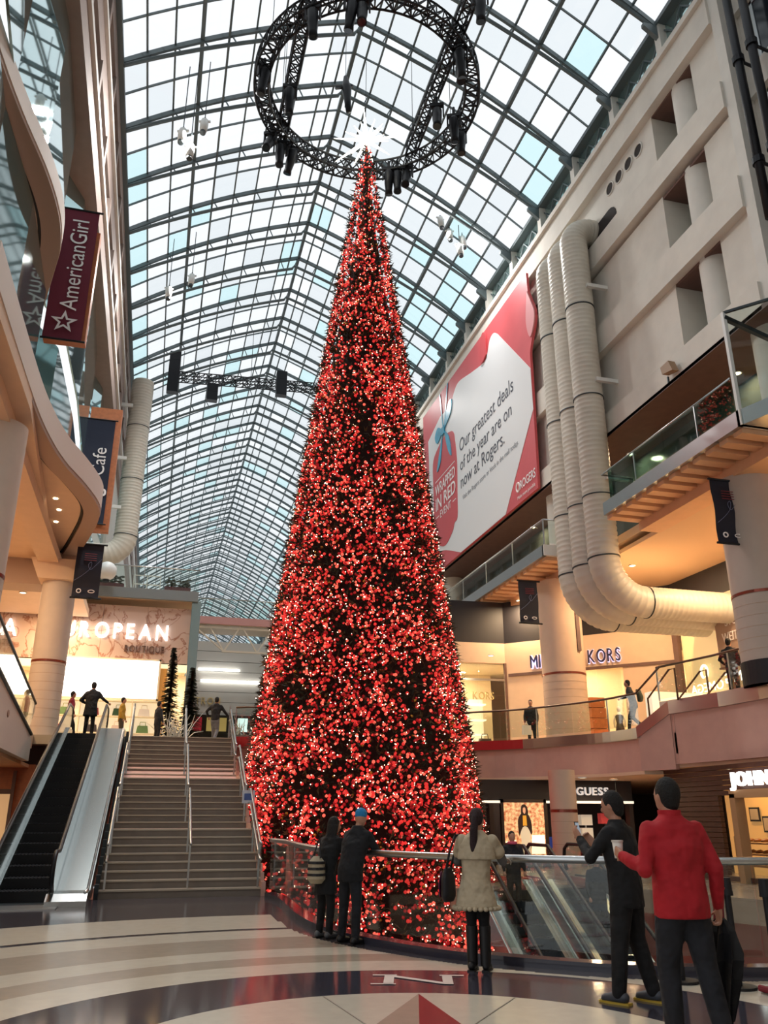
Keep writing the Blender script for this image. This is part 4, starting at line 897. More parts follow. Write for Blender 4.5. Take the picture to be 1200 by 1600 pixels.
set_world(MB().tube([(p.x, p.y - .95 + .2 * math.cos(a), 6.85 + .24 * math.sin(a)) for a in [-1.1 + i * (2 * PI - .9) / 12 for i in range(13)]], .05, 6).build('emblem', whl, om), Matrix.Identity(4))
bl = thing('reflected_lettering', 'reflected white watch-shop name with yellow emblem, modelled as mirrored letters by the dark-jacketed figure', 'lettering', (19.9, 24.3, 6.6))
p = Vector((19.35, 25.3, 6.05))
line_text('BREITLING', p, dC, (0, 0, 1), 2.9, .36, whl, bl, .01, mirror=True); line_text('1884', p + dC * 1.0 + V(0, 0, -.35), dC, (0, 0, 1), .9, .18, whl, bl, .01, mirror=True)
for q in ([(0, 0), (.16, .1), (.12, .42), (.0, .3)], [(.5, 0), (.34, .1), (.38, .42), (.5, .3)], [(.18, 0), (.32, 0), (.25, .5)]):
    set_world(MB().slab([(a, b) for a, b in q], p + dC * 1.2 + V(0, 0, .55), dC, (0, 0, 1), (-.02, 0, 0)).build('emblem', mat('reflection_yellow', '#e0b010', .5, emit=(1, .7, .05), es=.8), bl), Matrix.Identity(4))
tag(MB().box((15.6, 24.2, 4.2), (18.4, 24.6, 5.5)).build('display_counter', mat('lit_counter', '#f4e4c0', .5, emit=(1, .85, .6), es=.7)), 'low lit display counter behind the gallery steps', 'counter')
# in the window: shelves with goods, mannequins
for k, (x, y) in enumerate(((12.4, 36.6), (14.0, 36.6))):
    s_ = thing('shop_shelving', 'lit cream shelving in the window next to the tree, ' + ('left bay' if k == 0 else 'right bay'), 'shelf', (x, y, 4.2))
    MB().box((-.7, .2, 0), (.7, .3, 2.6)).build('back_panel', mat('shelf_back', '#f2e6cc'), s_)
    for z in (.3, .95, 1.6, 2.3): MB().box((-.7, -.2, z), (.7, .2, z + .06)).build('shelf', mat('lit_shelf', '#fff4dc', .5, emit=(1, .85, .6), es=1.2), s_)
def mannequin(lab, loc, rz, dress, m2='#eee6d8'):
    t = thing('mannequin', lab, 'mannequin', loc, rz); sk = mat('mannequin_cream', m2, .4); dm = mat('dress' + dress, dress, .7)
    MB().cyl((0, 0), .18, 0, .03, 20).build('base', steel, t)
    mb = MB(); mb.tube([(-.07, 0, .03), (-.08, 0, .5), (-.09, 0, .9)], [.035, .05, .07], 10); mb.tube([(.07, 0, .03), (.08, 0, .5), (.09, 0, .9)], [.035, .05, .07], 10)
    mb.tube([(0, 0, .88), (0, 0, 1.1), (0, 0, 1.35), (0, 0, 1.46), (0, 0, 1.56)], [.14, .11, .16, .09, .045], 14); mb.ball((0, .01, 1.66), .1, 12, 8, (.85, .95, 1.2))
    for s_ in (-1, 1): mb.tube([(s_ * .17, 0, 1.42), (s_ * .23, .02, 1.15), (s_ * .2, .12, .92)], [.05, .04, .028], 8)
    mb.build('figure', sk, t, True)
    MB().tube([(0, 0, .62), (0, 0, .9), (0, 0, 1.1), (0, 0, 1.36), (0, 0, 1.43)], [.2, .17, .125, .175, .11], 16).build('dress', dm, t, True)
mannequin('cream mannequin in a patterned grey dress in the window next to the tree', (13.0, 35.3, 4.5), 3.0, '#6f675a')
mannequin('headless-looking mannequin in a black dress in the wide shop window', (18.6, 31.4, 4.2), 2.6, '#17161a')
for k, (x, y, c_, nm) in enumerate(((14.1, 35.2, '#241f22', 'black'), (12.3, 35.2, '#3a2a28', 'dark brown'))): handbag('handbag', nm + ' handbag in the cream window next to the tree', (x, y, 4.5), c_, 1.6)
for k in range(5):
    tag(MB().box((17.3 - .02 * k, 31.2, 4.2 + .42 * k), (18.0 - .03 * k, 31.7, 4.2 + .42 * k + .40)).build('storage_crate', wood_o), 'brown crate in the stack behind the tall column, ' + ('lowest', 'second from bottom', 'middle', 'second from top', 'topmost')[k] + ' one', 'crate', 'stack of brown crates')
# ------------------------------------------------------------------ ground level shops across the opening
gs = tag(link('wall_ground_shops', None), 'dark fashion store front across the opening', None, None, 'structure')
MB().box((8.0, 28.0, 2.15), (16.8, 28.3, 2.85)).build('bulkhead', mat('black_bulkhead', '#1f1c22'), gs)
for x in (8.4, 11.25, 13.25, 14.3, 16.6): MB().box((x, 27.95, 0), (x + .16, 28.25, 2.2)).build('mullion', mat('bronze_dark', '#3c3330', .4, .5), gs)
MB().box((8.0, 30.5, 0), (17, 30.7, 2.85)).build('shop_back', mat('dark_shop', '#2a2630', .7), gs)
MB().box((8.0, 27.93, 2.08), (16.8, 28.0, 2.16)).build('light_strip', mat('strip_glow', '#f4ecd8', .5, emit=(1, .9, .7), es=1.0), gs)
pst = thing('light_box', 'glowing orange fashion poster of a standing model', 'poster', (12.5, 27.9, .3))
bgm = mat('poster_glow', '#d8a060', .5, emit=(1, .62, .3), es=.8)
nt = bgm.node_tree; nz = nt.nodes.new('ShaderNodeTexNoise'); nz.inputs['Scale'].default_value = 9; nz.inputs['Detail'].default_value = 8; rp = nt.nodes.new('ShaderNodeValToRGB'); rp.color_ramp.elements[0].position = .35; rp.color_ramp.elements[0].color = (.42, .1, .03, 1); rp.color_ramp.elements[1].position = .68; rp.color_ramp.elements[1].color = (1, .7, .35, 1)
tc = nt.nodes.new('ShaderNodeTexCoord'); nt.links.new(tc.outputs['Object'], nz.inputs['Vector']); nt.links.new(nz.outputs['Fac'], rp.inputs['Fac']); nt.links.new(rp.outputs['Color'], nt.nodes['Principled BSDF'].inputs['Emission Color']); nt.links.new(rp.outputs['Color'], nt.nodes['Principled BSDF'].inputs['Base Color'])
MB().box((-.75, 0, 0), (.75, .1, 1.8)).build('panel', bgm, pst)
f = MB(); f.box((-.85, -.02, -.1), (.85, .1, 0)); f.box((-.85, -.02, 1.8), (.85, .1, 1.9)); f.box((-.85, -.02, -.1), (-.75, .1, 1.9)); f.box((.75, -.02, -.1), (.85, .1, 1.9)); f.build('frame', mat('bronze_dark', '#3c3330'), pst)
def pflat(pts, m, nm, o_=.005): MB().slab(pts, (0, -o_, 0), (1, 0, 0), (0, 0, 1), (0, -.004, 0)).build(nm, m, pst)
glow = lambda n, c, e: mat(n, c, .5, emit=c, es=e)
pflat([(.2, .15), (.72, .15), (.72, .75), (.25, .75)], glow('print_white', '#fff0d0', 1.3), 'print_block'); pflat([(-.72, .15), (-.3, .15), (-.35, .6), (-.72, .55)], glow('print_white', '#fff0d0', 1.3), 'print_block')
pflat([(-.1, .1), (.18, .1), (.2, .9), (.1, 1.2), (-.08, 1.2), (-.18, .85)], glow('print_skirt', '#d8c8a8', .6), 'print_skirt', .01)
pflat(curve2([(-.22, .7), (-.25, 1.2), (-.1, 1.45), (.12, 1.45), (.25, 1.15), (.24, .75), (.1, 1.0), (-.08, 1.0), (-.22, .7)], 3), glow('print_dark', '#2c1a14', .2), 'print_jacket', .015); pflat([(-.07, 1.05), (.08, 1.05), (.07, 1.38), (-.06, 1.38)], glow('print_yellow', '#d89a30', .7), 'print_top', .02)
pflat(curve2([(-.12, 1.4), (-.1, 1.68), (.02, 1.74), (.12, 1.64), (.13, 1.4), (-.12, 1.4)], 3), glow('print_dark', '#2c1a14', .2), 'print_hair', .02); pflat(curve2([(-.05, 1.5), (-.04, 1.62), (.04, 1.63), (.05, 1.5), (0, 1.43), (-.05, 1.5)], 3), glow('print_skin', '#d8a078', .7), 'print_face', .025)
gsx = thing('shop_sign', 'white serif-like store letters on the black bulkhead', 'sign', (14.7, 27.9, 2.32)); letters('GUESS', (14.55, 27.9, 2.36), (1, 0, 0), (0, 0, 1), 1.25, .26, mat('silver_letters', '#d8d8dc', .3, emit=(1, 1, 1), es=.35), gsx, .04, .015)
ex = thing('exit_sign', 'small red lit exit sign in the dark store front', 'sign', (15.9, 27.5, 1.9)); MB().box((-.18, 0, 0), (.18, .08, .2)).build('box', mat('exit_red', '#b01820', .4, emit=(1, .05, .08), es=1.0), ex); MB().tube([(0, .04, .2), (0, .04, .95)], .012, 6).build('hanger', steel_d, ex); line_text('EXIT', (15.77, 27.49, 1.95), (1, 0, 0), (0, 0, 1), .26, .1, mat('exit_white', '#ffffff', .4, emit=(1, .8, .8), es=1.5), ex, .003)
for k, (x, z, c_) in enumerate(((15.4, .9, '#e8e0d0'), (15.4, 1.35, '#e8e0d0'), (16.0, .5, '#b03040'), (16.2, 1.4, '#c84848'), (13.6, .8, '#7088a8'), (14.0, .6, '#3048a0'))):
    sx_ = thing('display_rack', ('white folded-goods rack, lower, in the dark store', 'white folded-goods rack, upper, in the dark store', 'dark red rack in the dark store', 'coral rack high in the dark store', 'grey-blue rack by the poster', 'blue rack by the poster')[k], 'rack', (x, 28.9, 0))
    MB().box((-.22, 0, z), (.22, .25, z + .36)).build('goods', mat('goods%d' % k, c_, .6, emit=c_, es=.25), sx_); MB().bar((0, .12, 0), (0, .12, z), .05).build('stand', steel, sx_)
# timber-clad shop on the right
tw = tag(link('wall_timber_shop', None), 'timber-slatted shop front on the right across the opening', None, None, 'structure')
wdm = mat('dark_timber', '#4a2c20', .5, var=.2, vs_=5)
TX = 15.2
for k in range(22):
    z = .02 + .135 * k
    for y0, y1 in ((20.9, 23.4), (13.0, 17.2)) if .1 < z < 2.1 else ((13.0, 23.4),): MB().box((TX, y0, z), (TX + .12, y1, z + .12)).build('slat', wdm, tw)
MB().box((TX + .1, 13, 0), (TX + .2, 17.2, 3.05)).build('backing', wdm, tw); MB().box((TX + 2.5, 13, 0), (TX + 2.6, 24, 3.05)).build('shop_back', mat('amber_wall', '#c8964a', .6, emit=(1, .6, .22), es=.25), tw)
tan = mat('tan_portal', '#b08a62', .5)
MB().box((TX - .15, 20.0, 0), (TX + .15, 20.22, 2.2)).build('portal', tan, tw); MB().box((TX - .15, 17.0, 0), (TX + .15, 17.22, 2.2)).build('portal', tan, tw); MB().box((TX - .15, 17.0, 2.1), (TX + .15, 20.22, 2.3)).build('portal', tan, tw)
for k in range(14): MB().box((TX + .5, 17.3, .02 + .15 * k), (TX + .6, 19.3, .15 + .15 * k)).build('slat', wdm, tw)
js = thing('shop_sign', 'bright white overexposed store letters over the timber portal', 'sign', (TX - .3, 20.0, 2.4)); letters('JOHNSTON', (TX - .2, 20.0, 2.4), (0, -1, 0), (0, 0, 1), 3.2, .34, neon, js, .05, .02)
for k, (y, z, w_, h_) in enumerate(((22.6, 1.5, .45, .4), (22.1, 1.2, .35, .45), (21.6, 1.35, .4, .5))):
    pf = thing('picture_frame', ('left', 'middle', 'right')[k] + ' dark picture frame on the amber shop wall', 'picture', (TX + 2.45, y, z)); MB().box((-.03, -w_ / 2, 0), (0, w_ / 2, h_)).build('frame', black, pf); MB().box((-.04, -w_ / 2 + .05, .05), (-.03, w_ / 2 - .05, h_ - .05)).build('print', mat('sepia', '#a89478', .6), pf)
ld = thing('shoe_shelving', 'amber-lit shelf rack of shoes in the timber shop', 'shelf', (TX + 1.6, 21.5, 0))
for z in (.3, .6, .9): MB().box((-.15, -1.0, z), (.15, .9, z + .04)).build('shelf', tan, ld)
for y in (-1.0, .86): MB().box((-.15, y, 0), (.15, y + .05, 1.1)).build('upright', tan, ld)
shoe_m = MB(); shoe_m.tube([(0, -.12, .04), (0, -.04, .06), (0, .08, .045), (0, .14, .03)], [.035, .05, .04, .02], 8); shoe_me = shoe_m.mesh('shoe', mat('tan_leather', '#8a5a30', .4), True)
for k in range(18):
    o_ = tag(link('shoe', shoe_me, None, (TX + 1.6, 20.65 + .3 * (k % 6), .34 + .3 * (k // 6) + .012), (0, 0, PI / 2)), 'tan leather shoe on the %s shelf of the timber shop, %s from the left' % (('lowest', 'middle', 'top')[k // 6], ('sixth', 'fifth', 'fourth', 'third', 'second', 'first')[k % 6]), 'shoe', 'shoes on the timber shop shelves')
# lower concourse glimpses
lw = tag(link('wall_lower', None), 'lit shop line on the lower concourse', None, None, 'structure')
MB().box((14.5, 8, -5), (14.8, 30, -.5)).build('wall_panel', pink, lw)
lsn = thing('shop_sign', 'blue and white lit shop sign down on the lower concourse', 'sign', (14.3, 14, -3)); MB().box((0, -1.2, 0), (.1, 1.2, .5)).build('panel', mat('sign_blue', '#2a5a88', .4, emit=(.1, .35, .7), es=.5), lsn); line_text('RING', (14.28, 15.0, -2.9), (0, -1, 0), (0, 0, 1), 1.7, .3, neon, lsn, .004)
tag(MB().box((14.2, 11, -5), (14.45, 17, -3.4)).build('lit_display', mat('lower_glow', '#f0d0a0', .5, emit=(1, .75, .45), es=1.0)), 'warm lit display case on the lower concourse', 'display')
# ------------------------------------------------------------------ gallery downlights (fixture, glowing lens and its light)
def downlight(loc, power, lab, size=.35, col=(1, .70, .40), grp='recessed warm downlights', rad=.1):
    t = thing('downlight', lab, 'lamp', loc, 0, grp)
    MB().tube([(rad * 1.25 * math.cos(a), rad * 1.25 * math.sin(a), -.01) for a in [i * PI / 8 for i in range(16)]], .02, 6, closed=True).build('trim_ring', mat('white_frame', '#dcdcd8'), t)
    MB().cyl((0, 0), rad, -.012, 0, 16).build('lens', lamp_w, t)
    area('lamp_light', (0, 0, -.05), size, power, col, parent=t)
    return t
DL = ((17.2, 27, 10.74, 420), (18.2, 22, 10.74, 420), (15.2, 33.2, 10.74, 300), (19, 31, 10.74, 0), (13.4, 32.4, 8.04, 60), (17.6, 32.9, 8.04, 160), (20.5, 31, 8.04, 120), (13.2, 36, 8.04, 160), (18.6, 19, 10.74, 350),
                   (13.6, 25.6, 2.84, 45), (15.2, 26.4, 2.84, 45), (12.4, 29.4, 2.84, 30), (17.2, 21, 2.99, 40), (16.6, 22.2, 2.99, 40), (17.0, 16, 2.99, 40),
                   (-7, 22, 10.54, 300), (-6.5, 27.5, 10.54, 300), (-5.5, 34, 9.89, 260), (-4.2, 36.3, 9.89, 260), (-2, 39.5, 7.94, 160), (-5.5, 39.5, 7.94, 140), (.6, 39.5, 7.94, 120), (-6.2, 20, 3.09, 90), (-6.2, 26, 3.09, 90), (-6.2, 13, 3.09, 60),
                   (17, 19.5, 14.99, 60), (17, 26, 14.99, 60), (17, 35, 14.99, 60))
seen = {}
for x, y, z, p in sorted(DL, key=lambda q: q[1]):
    where = ('right gallery ceiling' if z > 10.6 and x > 0 else 'shop ceiling on the right gallery' if z > 8 and x > 12 and z < 9 else 'third level soffit on the right' if z > 14 else 'ceiling across the opening' if x > 0 and z < 3 else 'left gallery ceiling' if x < 0 and z > 10 else 'ceiling before the boutique' if z > 9 else 'boutique ceiling' if z > 7 else 'soffit under the left gallery')
    seen[where] = seen.get(where, 0) + 1; od = ('nearest', 'second nearest', 'third nearest', 'fourth nearest', 'fifth nearest', 'sixth nearest', 'seventh nearest', 'eighth nearest', 'ninth nearest', 'tenth nearest')[seen[where] - 1]
    downlight((x, y, z), max(p, 20), 'round warm downlight in the ' + where + ', ' + od + ' of them', .4 if z > 5 else .25, grp='warm downlights in the ' + where)
# ------------------------------------------------------------------ closing walls of the ground and lower levels
tag(MB().box((-2, 43.7, -.5), (30, 44, 4)).build('wall_ground_far', mat('dim_wall', '#4a3c38', .7)), 'dim wall at the far end of the ground level', None, None, 'structure')
tag(MB().box((-14, 31.0, -.5), (-1.9, 31.2, 4)).build('wall_ground_back', mat('dim_wall', '#4a3c38')), 'dim wall under the left upper gallery', None, None, 'structure')
tag(MB().box((29.8, 4, -5.5), (30, 62, 15)).build('wall_far_right', plaster), 'plaster wall closing the right shops', None, None, 'structure')
tag(MB().box((-14, 30, -5.5), (30, 30.2, -.5)).build('wall_lower_far', pink), 'pink wall of the lower concourse behind the tree', None, None, 'structure')
tag(MB().box((-14.2, 7, -5.5), (-14, 62, 16.5)).build('wall_far_left', plaster), 'plaster wall closing the left galleries', None, None, 'structure')
tag(MB().box((-2, 30.9, -.5), (3.4, 31.1, 4)).build('wall_behind_stairs', mat('coral_wall', '#b9705e', .7)), 'coral wall beside the staircase behind the tree', None, None, 'structure')
tag(MB().box((-14, 61.8, 4), (16, 62.4, 11.2)).build('wall_upper_far', mat('grey_store_wall', '#b4b2ac')), 'far wall of the upper gallery', None, None, 'structure')
tag(MB().box((29, 61.8, 4), (16, 62.4, 16)).build('wall_upper_far_right', plaster), 'far end of the right galleries', None, None, 'structure')
tag(MB().box((16.5, -16, 0), (16.8, 8.6, 15.1)).build('wall_near_right', plaster), 'plaster wall at the near right of the floor', None, None, 'structure')
strip([(2.72, 30.26), (3.7, 30.02), (5.2, 31.0)], 3.88, 4.28, .3, red_edge, 'trim_8', 'red edge left of the tree', out=.06)
# ------------------------------------------------------------------ the Christmas tree
TXc, TYc = 6.13, 25.44; ZT, ZB = 27.2, -5.0
def tr(z): return min(3.95, .10 + .1365 * (ZT - z))
def tra(a, z):          # the tree is trimmed flat where it stands beside the stairs
    r_ = tr(z); return min(r_, 3.40 / -math.cos(a)) if math.cos(a) < -.1 else r_
tree = thing('christmas_tree', 'towering slim conical tree covered in red lights and baubles', 'christmas tree', (TXc, TYc, ZB))
MB().cyl((0, 0), .35, 0, 3, 16).build('trunk', mat('bark', '#3b2a20', .9), tree)
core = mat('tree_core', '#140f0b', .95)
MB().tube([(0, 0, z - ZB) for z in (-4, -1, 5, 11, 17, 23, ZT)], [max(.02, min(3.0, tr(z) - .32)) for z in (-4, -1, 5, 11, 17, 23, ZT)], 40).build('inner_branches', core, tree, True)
camdir = math.atan2(-TYc, -TXc)
def tpos(spread=1.0):
    while True:
        z = ZB + 1.0 + (ZT - ZB - 1.0) * (1 - math.sqrt(R.random())) if True else 0
        if R.random() < .75: a = camdir + R.uniform(-1.95, 1.95)
        else: a = R.uniform(-PI, PI)
        return a, z
leafm = mat('tree_needles', '#2a2b1a', .8, var=.5, vs_=2.5); leafm2 = mat('tree_needles_brown', '#5a4426', .8, var=.4, vs_=3)
from mathutils import noise as mnoise
def dens(a, z):
    p = Vector((math.cos(a) * 2.2, math.sin(a) * 2.2, z * .55)); return mnoise.noise(p * 1.3) + .5 * mnoise.noise(p * 3.1)
for m_, cnt in ((leafm, 15000), (leafm2, 5500)):
    mb = MB()
    for i in range(cnt):
        a, z = tpos(); r_ = tra(a, z) - .24 + .30 * R.random(); c = Vector((r_ * math.cos(a), r_ * math.sin(a), z - ZB)); n_ = Vector((math.cos(a), math.sin(a), R.uniform(-.5, .6))).normalized()
        for q in range(2):
            L = R.uniform(.12, .26); d = (n_ + Vector((R.uniform(-.8, .8), R.uniform(-.8, .8), R.uniform(-.6, .8)))).normalized() * L; s_ = d.cross(Vector((R.random() - .5, R.random() - .5, R.random() - .5))).normalized() * .035
            mb.add([c - s_, c + s_, c + d], [(0, 1, 2)])
    tag(mb.build('foliage', m_, tree), kind='stuff')
bm = bmesh.new(); bmesh.ops.create_icosphere(bm, subdivisions=2, radius=1); icv = [v.co.copy() for v in bm.verts]; icf = [tuple(v.index for v in f.verts) for f in bm.faces]; bm.free()
bm = bmesh.new(); bmesh.ops.create_icosphere(bm, subdivisions=1, radius=1.06); lov = [v.co.copy() for v in bm.verts]; lof = [tuple(v.index for v in f.verts) for f in bm.faces]; bm.free()
bulb_m = mat('red_bulb', '#c8202a', .18, emit=(1, .05, .04), es=.6)
bulb_m2 = mat('coral_bulb', '#e0342e', .2, emit=(1, .16, .10), es=1.0)
bulb_m3 = mat('deep_red_bulb', '#7c0d12', .2, emit=(1, .02, .03), es=.22)
gold_m = mat('gold_bauble', '#b98a3a', .25, .8)
big = {m_: MB().add(icv, icf).mesh('bauble', m_, True) for m_ in (bulb_m, bulb_m2, bulb_m3, gold_m)}
massb = {m_: MB() for m_ in (bulb_m, bulb_m2, bulb_m3, gold_m)}
tiny = MB(); nb = 0; made = 0
while made < 27000:
    a, z = tpos(); dn = dens(a, z)
    if R.random() > min(1, max(.22, .8 + 1.5 * dn)): continue
    made += 1
    r_ = tra(a, z) - .13 + .17 * R.random(); p = Vector((r_ * math.cos(a), r_ * math.sin(a), z - ZB)); s_ = R.uniform(.033, .054) * (1 if z < 20 else .85)
    q = R.random(); m_ = bulb_m if q < .42 else bulb_m2 if q < .62 else bulb_m3 if q < .95 else gold_m
    near = abs((a - camdir + PI) % (2 * PI) - PI) < 1.3 and -.5 < z < 7
    if near and nb < 300 and R.random() < .12:
        nb += 1; o_ = link('bauble', big[m_], tree, p); o_.scale = (s_ * 1.05,) * 3
    else: massb[m_].add([p + v * s_ for v in lov], lof)
    if R.random() < .25:
        n_ = Vector((math.cos(a), math.sin(a), 0)); t_ = p + n_ * (s_ + .02) + Vector((R.uniform(-.05, .05), R.uniform(-.05, .05), R.uniform(-.05, .05))); rr = R.uniform(.010, .017)
        tiny.add([t_ + v * rr for v in lov], lof)
for m_, mb in massb.items(): tag(mb.build('bauble_mass', m_, tree, True), kind='stuff')
tag(tiny.build('fairy_lights', mat('warm_fairy', '#ffe0c0', .5, emit=(1, .6, .42), es=7), tree), kind='stuff')
# star on the tip
star = thing('tree_star', 'glowing white starburst on the tip of the red tree', 'star', (TXc, TYc, ZT + .1))
stm = mat('star_glow', '#fffbe8', .4, emit=(1, .97, .82), es=6)
MB().ball((0, 0, .1), .22, 12, 8).build('core', stm, star, True)
rtv = Vector((math.cos(-YAW), math.sin(-YAW), 0))
for ang, L in ((95, 1.55), (75, 1.25), (60, 1.3), (118, 1.15), (172, 1.35), (2, 1.5), (-40, 1.2), (-135, 1.75), (-118, 1.2), (148, .8), (30, .8)):
    a = math.radians(ang); d = rtv * math.cos(a) + V(0, 0, 1) * math.sin(a) + Vector((rtv.y, -rtv.x, 0)) * R.uniform(-.25, .25)
    MB().tube([V(0, 0, .1), V(0, 0, .1) + d * L * .5, V(0, 0, .1) + d * L], [.085, .05, .012], 6).build('ray', stm, star)
for k in range(6):
    a = k * PI / 3; d = Vector((math.cos(a), math.sin(a), R.uniform(-.3, .3))); MB().tube([V(0, 0, .1), V(0, 0, .1) + d * .9], [.06, .008], 6).build('ray', stm, star)
# ------------------------------------------------------------------ ring truss with stage lights
ring = thing('ring_truss', 'black circular lighting truss hung around the tip of the tree', 'truss', (5.62, 23.35, 27.6))
def truss_pts(P, sec=.26, r=.045, closed=False):
    mb = MB(); N = len(P); ch = []
    for i, p in enumerate(P):
        d = (P[(i + 1) % N] - P[i - 1]) if closed else (P[min(i + 1, N - 1)] - P[max(0, i - 1)])
        d.normalize(); s_ = Vector((d.y, -d.x, 0)).normalized() * sec; ch.append((p + s_ + V(0, 0, sec), p - s_ + V(0, 0, sec), p + s_ - V(0, 0, sec), p - s_ - V(0, 0, sec)))
    for c in range(4): mb.tube([q[c] for q in ch], r, 6)
    for i in range(N - 1):
        A, B = ch[i], ch[i + 1]
        for c, e in ((0, 1), (2, 3), (0, 2), (1, 3)): mb.bar(A[c], B[e] if i % 2 else A[e], .04); mb.bar(A[e], B[c], .04)
    return mb
RR = 4.0
for k in range(12):
    P = [Vector((RR * math.cos(t), RR * math.sin(t), 0)) for t in [2 * PI * (k + i / 6) / 12 for i in range(7)]]
    truss_pts(P).build('truss_segment', blackm, ring)
for k in range(6):
    a = 2 * PI * k / 6 + .3; p = Vector((RR * math.cos(a), RR * math.sin(a), .2)); MB().tube([p, (p.x, p.y, vz(5.62 + p.x - RX) - 27.9)], .014, 5).build('hanging_cable', blackm, ring)
for x, y0, y1, nm in ((2.8, 19.9, 26.8, 'left'), (8.2, 17.6, 26.2, 'right')):
    t = thing('straight_truss', 'straight black truss crossing the %s side of the lighting ring' % nm, 'truss', (x, y0, 28.05))
    n = int((y1 - y0) / .42); truss_pts([Vector((0, (y1 - y0) * i / n, 0)) for i in range(n + 1)], .2).build('truss_frame', blackm, t)
    for yy in (.4, y1 - y0 - .4): MB().tube([(0, yy, .2), (0, yy, vz(x - RX) - 28.2)], .014, 5).build('hanging_cable', blackm, t)
def stage_light(loc, rz, tilt, lab, s=1.):
    t = thing('stage_light', lab, 'stage light', loc, rz, 'black stage lights on the trusses'); t.scale = (s, s, s)
    MB().tube([(0, 0, .42), (0, 0, .1)], .05, 8).build('clamp', blackm, t)
    y = MB(); y.box((-.24, -.07, -.0), (.24, .07, .12)); y.box((-.24, -.05, -.42), (-.19, .05, .05)); y.box((.19, -.05, -.42), (.24, .05, .05)); y.build('yoke', blackm, t)
    d = Vector((0, math.sin(tilt), -math.cos(tilt))); c = V(0, 0, -.35)
    MB().tube([c - d * .3, c - d * .22, c + d * .2, c + d * .45, c + d * .62], [.1, .17, .16, .13, .15], 14).build('head', blackm, t, True)
    MB().tube([c + d * .6, c + d * .63], .12, 14).build('lens', mat('lens_glass', '#30363c', .05, .5), t)
for k, (x, y, tl, nm) in enumerate(((4.15, 19.6, .3, 'top centre of the ring'), (4.5, 19.5, -.2, 'beside the top centre lamp of the ring'), (2.95, 20.2, .2, 'upper left of the ring'), (2.3, 26.0, -.5, 'lower left of the ring, outermost'), (2.75, 26.4, 0, 'lower left of the ring, middle'), (3.25, 26.6, .4, 'lower left of the ring, innermost'),
        (8.3, 20.4, .3, 'upper right crossing of ring and truss'), (8.5, 20.9, -.3, 'just below the upper right crossing'), (9.1, 23.3, .2, 'right side of the ring'), (9.6, 23.9, 0, 'far right of the ring'), (7.4, 26.7, .3, 'lower right of the ring, left of three'), (7.75, 26.6, 0, 'lower right of the ring, middle of three'), (8.1, 26.4, -.4, 'lower right of the ring, right of three'), (1.66, 23.0, .2, 'left side of the ring'), (2.7, 23.6, .2, 'left straight truss, midway'), (8.3, 23.0, -.2, 'right straight truss, midway'), (8.2, 18.2, .2, 'near end of the right straight truss'))):
    stage_light((x, y, 27.3), R.uniform(-.6, .6), tl, 'black stage light at the ' + nm, 1.15)
fig = thing('hung_rig', 'small black rig hanging on a cable just above the star', 'rig', (5.0, 24.5, 27.9))
MB().tube([(0, 0, 0), (0, 0, 5.2)], .012, 5).build('cable', blackm, fig); MB().tube([(0, 0, 1.6), (.05, 0, 1.0), (.1, 0, .4), (.15, 0, -.2)], [.08, .2, .14, .1], 10).build('body', blackm, fig, True); MB().bar((-.4, 0, .9), (.3, 0, 1.2), .1).build('arm', blackm, fig)
# distant straight truss with loudspeakers
dt = thing('straight_truss', 'distant black truss spanning left of the tree', 'truss', (-.9, 50, 29.0))
truss_pts([Vector((.4 * i, 0, .02 * i)) for i in range(32)], .26, .035).build('truss_frame', blackm, dt)
for x in (.5, 5, 11): MB().tube([(x, 0, .3), (x, 0, vz(-.9 + x - RX) - 29.3)], .02, 5).build('hanging_cable', blackm, dt)
for x, z, n, nm in ((-.95, 30.4, 5, 'left end of the distant truss'), (1.6, 28.4, 2, 'second hung under the distant truss'), (6.1, 30.0, 3, 'right part of the distant truss')):
    t = thing('speaker_array', 'black hanging loudspeaker array, ' + nm, 'loudspeaker', (x, 49.4, z))
    for q in range(n): MB().slab([(-.28, 0), (.28, .05), (.26, .55), (-.28, .6)], (-.35, -.05 * q * q * .3, -.62 * q - .6), (0, 1, 0), (0, 0, 1), (.7, 0, 0)).build('cabinet', blackm, t)
    MB().bar((0, 0, -.1), (0, .62, 29.05 - z), .06).build('hanger', blackm, t)
# small white spotlights clamped to the ribs
def white_spot(loc, lab, s=1., power=500):
    t = thing('spotlight', lab, 'spotlight', loc, R.uniform(-.5, .5), 'white spotlights clamped under the vault'); t.scale = (s, s, s); wm = mat('spot_white', '#d9dad6', .4)
    MB().tube([(0, 0, .3), (0, 0, .1)], .03, 8).build('clamp', steel_d, t); MB().tube([(0, 0, .15), (0, -.05, -.1), (0, -.12, -.45)], [.13, .15, .12], 12).build('head', wm, t, True); MB().tube([(0, -.12, -.45), (0, -.14, -.55)], .1, 12).build('lens', steel_d, t); MB().bar((-.2, 0, .12), (.2, 0, .12), .06).build('bracket', wm, t); MB().tube([(0, 0, .28), (0, 0, (vz(loc[0] - RX) - loc[2]) / s)], .018, 6).build('hanger', steel_d, t); area('spot_light', (0, -.15, -.6), .3, power, (1, .97, .93), (math.radians(-14), 0, 0), t)
